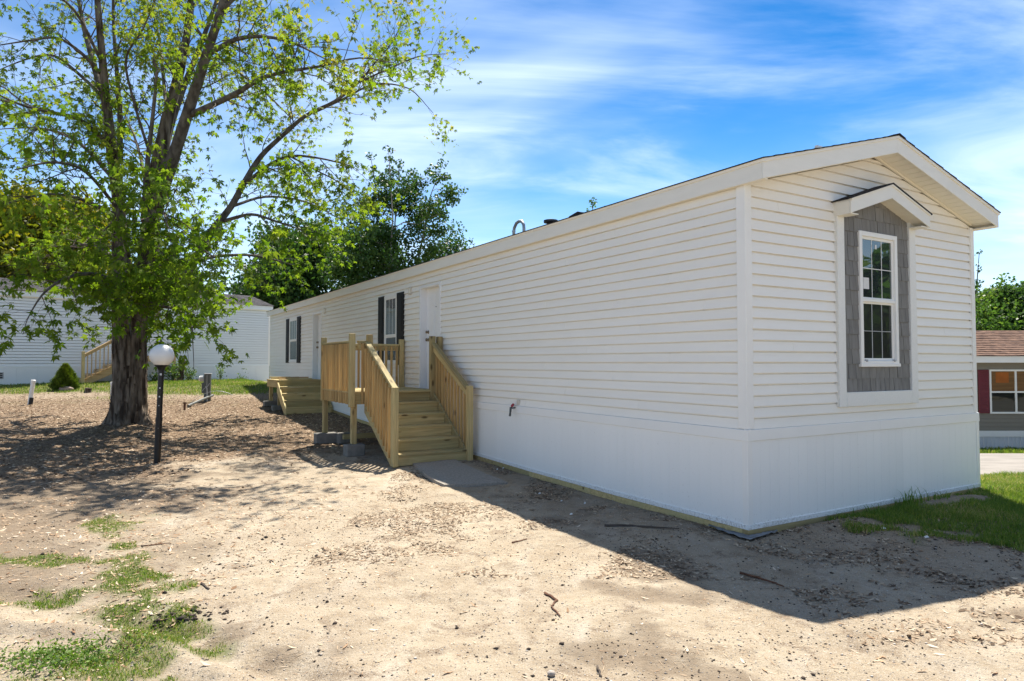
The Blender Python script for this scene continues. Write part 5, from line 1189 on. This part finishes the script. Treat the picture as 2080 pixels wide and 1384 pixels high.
# shrubs along the left home
def shrub(px, py, Yd, h_, r_, label, nl, seed, lm='leafmid', lf=.07, stems=6):
    p = dp(px, py, Yd); rg = np.random.default_rng(seed); e = empty('leafy_shrub', (p.x, p.y, float(G(p.x, p.y))), 0, label, 'shrub', 'shrubs along the neighbour wall')
    tb = Tubes(5); Ps = []
    for i in range(stems):
        az = rg.uniform(0, 2*PI); en = np.array([math.cos(az)*r_*rg.uniform(.3,1), math.sin(az)*r_*.6, h_*rg.uniform(.6, 1)]); q = [en*np.array([u_**1.3, u_**1.3, u_]) for u_ in np.linspace(0, 1, 5)]
        tb.add(q, .012, .004)
        for u_ in (.35, .6, .8, 1): Ps.append(en*np.array([u_**1.3, u_**1.3, u_])+rg.normal(size=(nl//(stems*4), 3))*r_*.22)
    tb.build('stems', M['twig'], e); P = np.concatenate(Ps); P = P[P[:, 2] > .02]; v_, f_ = leaves_quad(P, lf, rg, .6)
    tag(npmesh('foliage', v_, f_, M[lm], {'rnd': np.repeat(rg.random(len(P)), 4)}, e), kind='stuff')
shrub(352, 778, 25.2, .75, .42, 'leafy green shrub around the broken stump beside the gas meter', 800, 1)
shrub(382, 778, 25.8, .45, .30, 'low green shrub right of the broken stump', 400, 2)
shrub(447, 778, 26.4, .62, .28, 'spindly sapling with few leaves by the neighbour wall', 150, 3, stems=4)
shrub(318, 780, 25.0, .3, .30, 'low leafy plant at the foot of the gas meter', 300, 4)
shrub(492, 780, 27.2, .18, .35, 'tiny weeds at the wall foot left of the long home', 90, 5)
bs = dp(366, 776, 25.6); e = empty('broken_stump', (bs.x, bs.y, float(G(bs.x, bs.y))), .3, 'grey jagged broken trunk leaning among the shrubs by the neighbour wall', 'stump')
MB().tube([(0,0,-.05), (.04,0,.4), (.09,0,.72), (.12,0,.86)], [.11, .10, .09, .03], 8, wob=.2).build('stump_wood', M['bark'], e); MB().tube([(-.1,0,0), (-.06,0,.5), (-.01,0,.8)], [.05,.04,.01], 6, wob=.2).build('splinter', M['birchbark'], e)

# ------------------------------------------------------------------ grass
def blades(name, mask, box_, n_, h_, w_, seed, label, lean=.5, cull=.35, thin=True):
    rg = np.random.default_rng(seed); x = rg.uniform(box_[0], box_[1], n_*4); y = rg.uniform(box_[2], box_[3], n_*4); m_ = mask(x, y); k = rg.random(len(x)) < np.clip((m_-cull)/(1-cull), 0, 1)
    u_ = (x-HX)*D2[0]+(y-HY)*D2[1]; v_ = (x-HX)*D1[0]+(y-HY)*D1[1]; k &= ~((u_ > -.04) & (u_ < W_+.05) & (v_ > -.05) & (v_ < LEN)); k &= ~((x > 4.6) & (y > 9.6) & (y < 16.2))
    x, y = x[k][:n_], y[k][:n_]; n_ = len(x); z = surf(x, y); hh = h_*rg.uniform(.45, 1.25, n_)*(.6+.8*vnoise(x, y, .35, seed+3)); a = rg.uniform(0, 2*PI, n_); ln = rg.uniform(.1, lean*1.6, n_)*hh; b_ = rg.uniform(0, 2*PI, n_)
    ww = w_*rg.uniform(.7, 1.3, n_); P = np.stack([x, y, z-.004], 1); t = np.stack([np.cos(a)*ww/2, np.sin(a)*ww/2, 0*a], 1); d = np.stack([np.cos(b_)*ln, np.sin(b_)*ln, 0*a], 1)
    m1 = P+d*.3+np.stack([0*a, 0*a, hh*.6], 1); tp = P+d+np.stack([0*a, 0*a, hh*.95], 1)
    rn_ = np.clip(rg.random(n_)*.75+.35*vnoise(x, y, .6, seed+9), 0, 1)
    vs = np.stack([P-t, P+t, m1+t*.8, m1-t*.8, tp, tp], 1).reshape(-1, 3)
    i = np.arange(n_)[:, None]*6; f = np.concatenate([i+np.array([[0,1,2,3]]), i+np.array([[3,2,4,5]])], 0)
    f2 = np.concatenate([(i+np.array([[0,1,2]])), (i+np.array([[0,2,3]])), (i+np.array([[3,2,4]]))], 0)
    o = npmesh(name, vs, f2, M['grass'], {'rnd': np.repeat(rn_, 6)}); tag(o, label, 'grass', kind='stuff'); return o
def uv_(x, y): return (x-HX)*D2[0]+(y-HY)*D2[1], (x-HX)*D1[0]+(y-HY)*D1[1]
blades('grass', lambda x, y: z_green(x, y)*(y < 7)*(x < 0), (-4.5, -1.6, 2.5, 7), 45000, .03, .004, 901, 'short patchy grass growing in the dirt at lower left', .7)
blades('grass', lambda x, y: z_green(x, y)*(uv_(x, y)[0] > .6)*(uv_(x, y)[1] < .1)*(y < 9.5), (2.3, 9, 4.2, 9.3), 70000, .06, .005, 902, 'shaded green grass and weeds in front of the gable skirting', .6)
blades('grass', lambda x, y: z_green(x, y)*(uv_(x, y)[0] > 4), (5, 11, 6.4, 10.6), 40000, .055, .006, 903, 'sunny lawn between the gable corner and the road', .6)
blades('grass', lambda x, y: z_green(x, y)*(uv_(x, y)[0] < 0)*(y > 17), (-22, -7, 18.5, 30), 60000, .075, .013, 904, 'green lawn strip in front of the left home', .5)
blades('grass', lambda x, y: 1.*(x > 6)*(y > 16.4)*(y < 18.9), (8, 18, 16.4, 18.9), 9000, .09, .02, 905, 'grass verge along the taupe home across the road', .5)
# tall weeds against the gable skirting
def weeds(u0, n_, hh, seed, label):
    rg = np.random.default_rng(seed); vs = []; fs = []
    for i in range(n_):
        p = np.array(H(u0+rg.normal()*.14, -.14+rg.normal()*.05)); p[2] = float(surf(p[0], p[1])); a = rg.uniform(0, 2*PI); h_ = hh*rg.uniform(.4, 1.1); ln = h_*rg.uniform(.2, .8); d = np.array([math.cos(a), math.sin(a), 0]); t = np.array([-d[1], d[0], 0])*.0045
        b0 = len(vs); k = 6
        for j in range(k):
            s_ = j/(k-1); c = p+d*ln*s_**1.8+np.array([0, 0, h_*(s_-.35*s_**3)]); w2 = (1-s_**1.5)+.05; vs += [c-t*w2, c+t*w2]
        fs += [(b0+2*j, b0+2*j+1, b0+2*j+3, b0+2*j+2) for j in range(k-1)]
    o = npmesh('tall_weeds', np.array(vs), np.array(fs), M['grass'], {'rnd': np.full(len(vs), .3)+.3*rg.random(len(vs))}); tag(o, label, 'weeds', kind='stuff')
weeds(2.45, 60, .26, 31, 'tall grass tuft against the gable skirting below the window')
weeds(1.75, 40, .15, 32, 'lower grass tuft left of the tall tuft at the skirting')
weeds(3.0, 40, .12, 33, 'short weeds on the soil bank under the gable')
weeds(4.0, 50, .14, 34, 'weeds at the right corner of the gable skirting')
# broad-leaved weeds at lower left
rg = np.random.default_rng(91); n_ = 1700; c = np.array(wpt(120, 1340)); P = np.stack([c[0]+rg.normal(size=n_)*.2, c[1]+rg.normal(size=n_)*.10, np.zeros(n_)], 1); P[:, 2] = surf(P[:, 0], P[:, 1])+rg.uniform(.01, .04, n_)
v_, f_ = leaves_quad(P, .024, rg, .45, 1.2); tag(npmesh('broadleaf_weeds', v_, f_, M['grass'], {'rnd': np.repeat(rg.random(n_)*.6, 4)}), 'broad-leaved weeds at the lower left corner', 'weeds', kind='stuff')

# ------------------------------------------------------------------ litter, clods and gravel
def inhouse(x, y):
    u_, v_ = uv_(x, y); a = (u_ > -.05) & (u_ < W_+.05) & (v_ > -.05) & (v_ < LEN); b_ = (u_ > -1.45) & (u_ < -.15) & (v_ > 5.0) & (v_ < 6.5); return a | b_
def flakes(name, box_, n_, size, asp, mk_, mat_, seed, label, dens=None, curl=.3, lift=.004, bias=1.):
    rg = np.random.default_rng(seed); x = rg.uniform(box_[0], box_[1], n_*3); y = box_[2]+(box_[3]-box_[2])*rg.random(n_*3)**bias; k = ~inhouse(x, y)
    if dens is not None: k &= rg.random(len(x)) < dens(x, y)
    x, y = x[k][:n_], y[k][:n_]; n_ = len(x); z = surf(x, y)+lift; a = rg.uniform(0, 2*PI, n_); sz = size*rg.uniform(.4, 1.3, n_); P = np.stack([x, y, z], 1)
    d = np.stack([np.cos(a), np.sin(a), rg.normal(size=n_)*curl*.5], 1)*sz[:, None]/2; t = np.stack([-np.sin(a), np.cos(a), rg.normal(size=n_)*curl], 1)*(sz*asp)[:, None]/2
    up = np.zeros((n_, 3)); up[:, 2] = sz*curl*rg.random(n_)*.35
    vs = np.stack([P-d+up, P-t*.9-d*.1, P+d*.45-t*.8, P+d+up, P+d*.3+t*.7, P-d*.3+t], 1); vs[:, :, 2] = np.maximum(vs[:, :, 2], (z-.002)[:, None]); i = np.arange(n_)[:, None]*6
    f = np.concatenate([i+np.array([[0,1,4,5]]), i+np.array([[1,2,3,4]])], 0)
    tag(npmesh(name, vs.reshape(-1, 3), f, M[mat_], {'rnd': np.repeat(rg.random(n_), 6)}), label, 'litter', kind='stuff')
flakes('leaf_litter', (-19, -1.2, 8.0, 21.5), 60000, .055, .5, None, 'litter', 71, 'brown wood chips and dry leaves under the maple', lambda x, y: .05+z_mulch(x, y)*(1-.7*(z_green(x, y) > .5)), .35)
flakes('dry_leaves', (-6, 5.5, 2.4, 9), 4200, .05, .26, None, 'samara', 72, 'pale curled dry leaves and seed wings scattered over the sand', lambda x, y: np.clip(.25+.6*sstep(-x, 0, 3), 0, 1)*sstep(fbm(x, y, .5, 75, 3), .38, .62), .4)
flakes('dry_leaves', (-6.5, -2, 2.4, 8), 3200, .05, .3, None, 'samara', 73, 'dry leaves lying among the lower left grass', lambda x, y: np.clip(.4+z_green(x, y), 0, 1), .4)
flakes('brown_litter', (-1.6, 2.2, 5.0, 11), 11000, .045, .3, None, 'litter', 74, 'brown chips in the shade along the white skirting', lambda x, y: sstep(fbm(x, y, .6, 76, 3), .44, .6), .35)
flakes('brown_litter', (1.9, 5.5, 3.8, 6.8), 3600, .045, .4, None, 'litter', 77, 'brown dead leaves near the gable grass', lambda x, y: sstep(fbm(x, y, .3, 78, 3), .48, .64), .5)
flakes('straw', (-6, 5, 2.4, 8.5), 4200, .055, .05, None, 'samara', 79, 'thin straw bits strewn on the sandy ground', lambda x, y: sstep(fbm(x, y, .8, 81, 3), .4, .7), .2)
def lumps(name, box_, n_, size, mat_, seed, label, dens=None, bias=1., fl=.6):
    rg = np.random.default_rng(seed); x = rg.uniform(box_[0], box_[1], n_*3); y = box_[2]+(box_[3]-box_[2])*rg.random(n_*3)**bias; k = ~inhouse(x, y)
    if dens is not None: k &= rg.random(len(x)) < dens(x, y)
    x, y = x[k][:n_], y[k][:n_]; n_ = len(x); z = surf(x, y); sz = size*rg.uniform(.35, 1., n_)*(1+.9*(rg.random(n_) > .93))
    O = np.array([(1,0,0),(0,1,0),(-1,0,0),(0,-1,0),(0,0,1),(0,0,-1)], float); J = O[None]*(1+rg.normal(size=(n_, 6, 3))*.22)+rg.normal(size=(n_, 6, 3))*.12; J[:, :, 2] *= fl
    a = rg.uniform(0, 2*PI, n_); c, s = np.cos(a), np.sin(a); xx = J[:, :, 0]*c[:, None]-J[:, :, 1]*s[:, None]; yy = J[:, :, 0]*s[:, None]+J[:, :, 1]*c[:, None]
    vs = np.stack([xx, yy, J[:, :, 2]], -1)*sz[:, None, None]/2+np.stack([x, y, z+sz*.12], 1)[:, None, :]
    F_ = np.array([(0,1,4),(1,2,4),(2,3,4),(3,0,4),(1,0,5),(2,1,5),(3,2,5),(0,3,5)]); f = (np.arange(n_)[:, None, None]*6+F_[None]).reshape(-1, 3)
    tag(npmesh(name, vs.reshape(-1, 3), f, M[mat_], {'rnd': np.repeat(rg.random(n_), 6)}, smooth=False), label, 'gravel', kind='stuff')
lumps('dark_clods', (-2.5, 6, 2.3, 6.5), 2600, .017, 'clod', 81, 'small dark soil clods on the sunny and shaded sand', lambda x, y: sstep(fbm(x, y, .7, 83, 3)+.05*(x > 1), .42, .68), .9)
lumps('dark_clods', (-5, -1, 2.4, 7), 700, .022, 'clod', 82, 'dark soil crumbs beside the left grass patch', lambda x, y: sstep(fbm(x, y, .4, 84, 3), .5, .7))
lumps('gravel', (-4.5, 6, 2.3, 8), 40000, .010, 'pebble', 85, 'fine pale gravel in the driveway sand', None, 1.2)
cl0 = np.array(wpt(372, 1250))
lumps('dark_clods', (cl0[0]-.35, cl0[0]+.35, cl0[1]-.22, cl0[1]+.22), 260, .035, 'clod', 86, 'heap of dark crumbled soil right of the left grass patch', lambda x, y: np.exp(-ell(x, y, cl0, .16, .09)**2))
# scraps of white paper near the skirting
rg = random.Random(4)
paper = [(1010,954),(1022,951),(1096,1002),(1140,1014),(1188,1020),(1160,1043),(1795,1081),(1882,1101)]
plab = ['tiny white scrap nearest the stair foot beside the skirting','white scrap just right of the scrap at the stair foot','folded white scrap in the shade right of the concrete pad','small white scrap midway along the shaded skirting','flat white scrap right of the midway scrap','white scrap closest to the shadow edge','white scrap lying in the gable grass','crumpled white scrap at the lower edge of the gable grass']
for (px, py), lb_ in zip(paper, plab):
    p = sp3(gp(px, py), .006); s_ = rg.uniform(.012, .022); mm = MB()
    mm.add([(-s_,-s_*.6,0),(s_*.8,-s_*.7,.004),(s_,s_*.6,.012),(-s_*.7,s_*.7,.006),(0,0,.018)], [(0,1,4),(1,2,4),(2,3,4),(3,0,4)])
    o = mm.build('paper_scrap', M['tape']); o.location = p; tag(o, lb_, 'paper scrap', 'white scraps on the ground')
print('objects', len(bpy.data.objects))
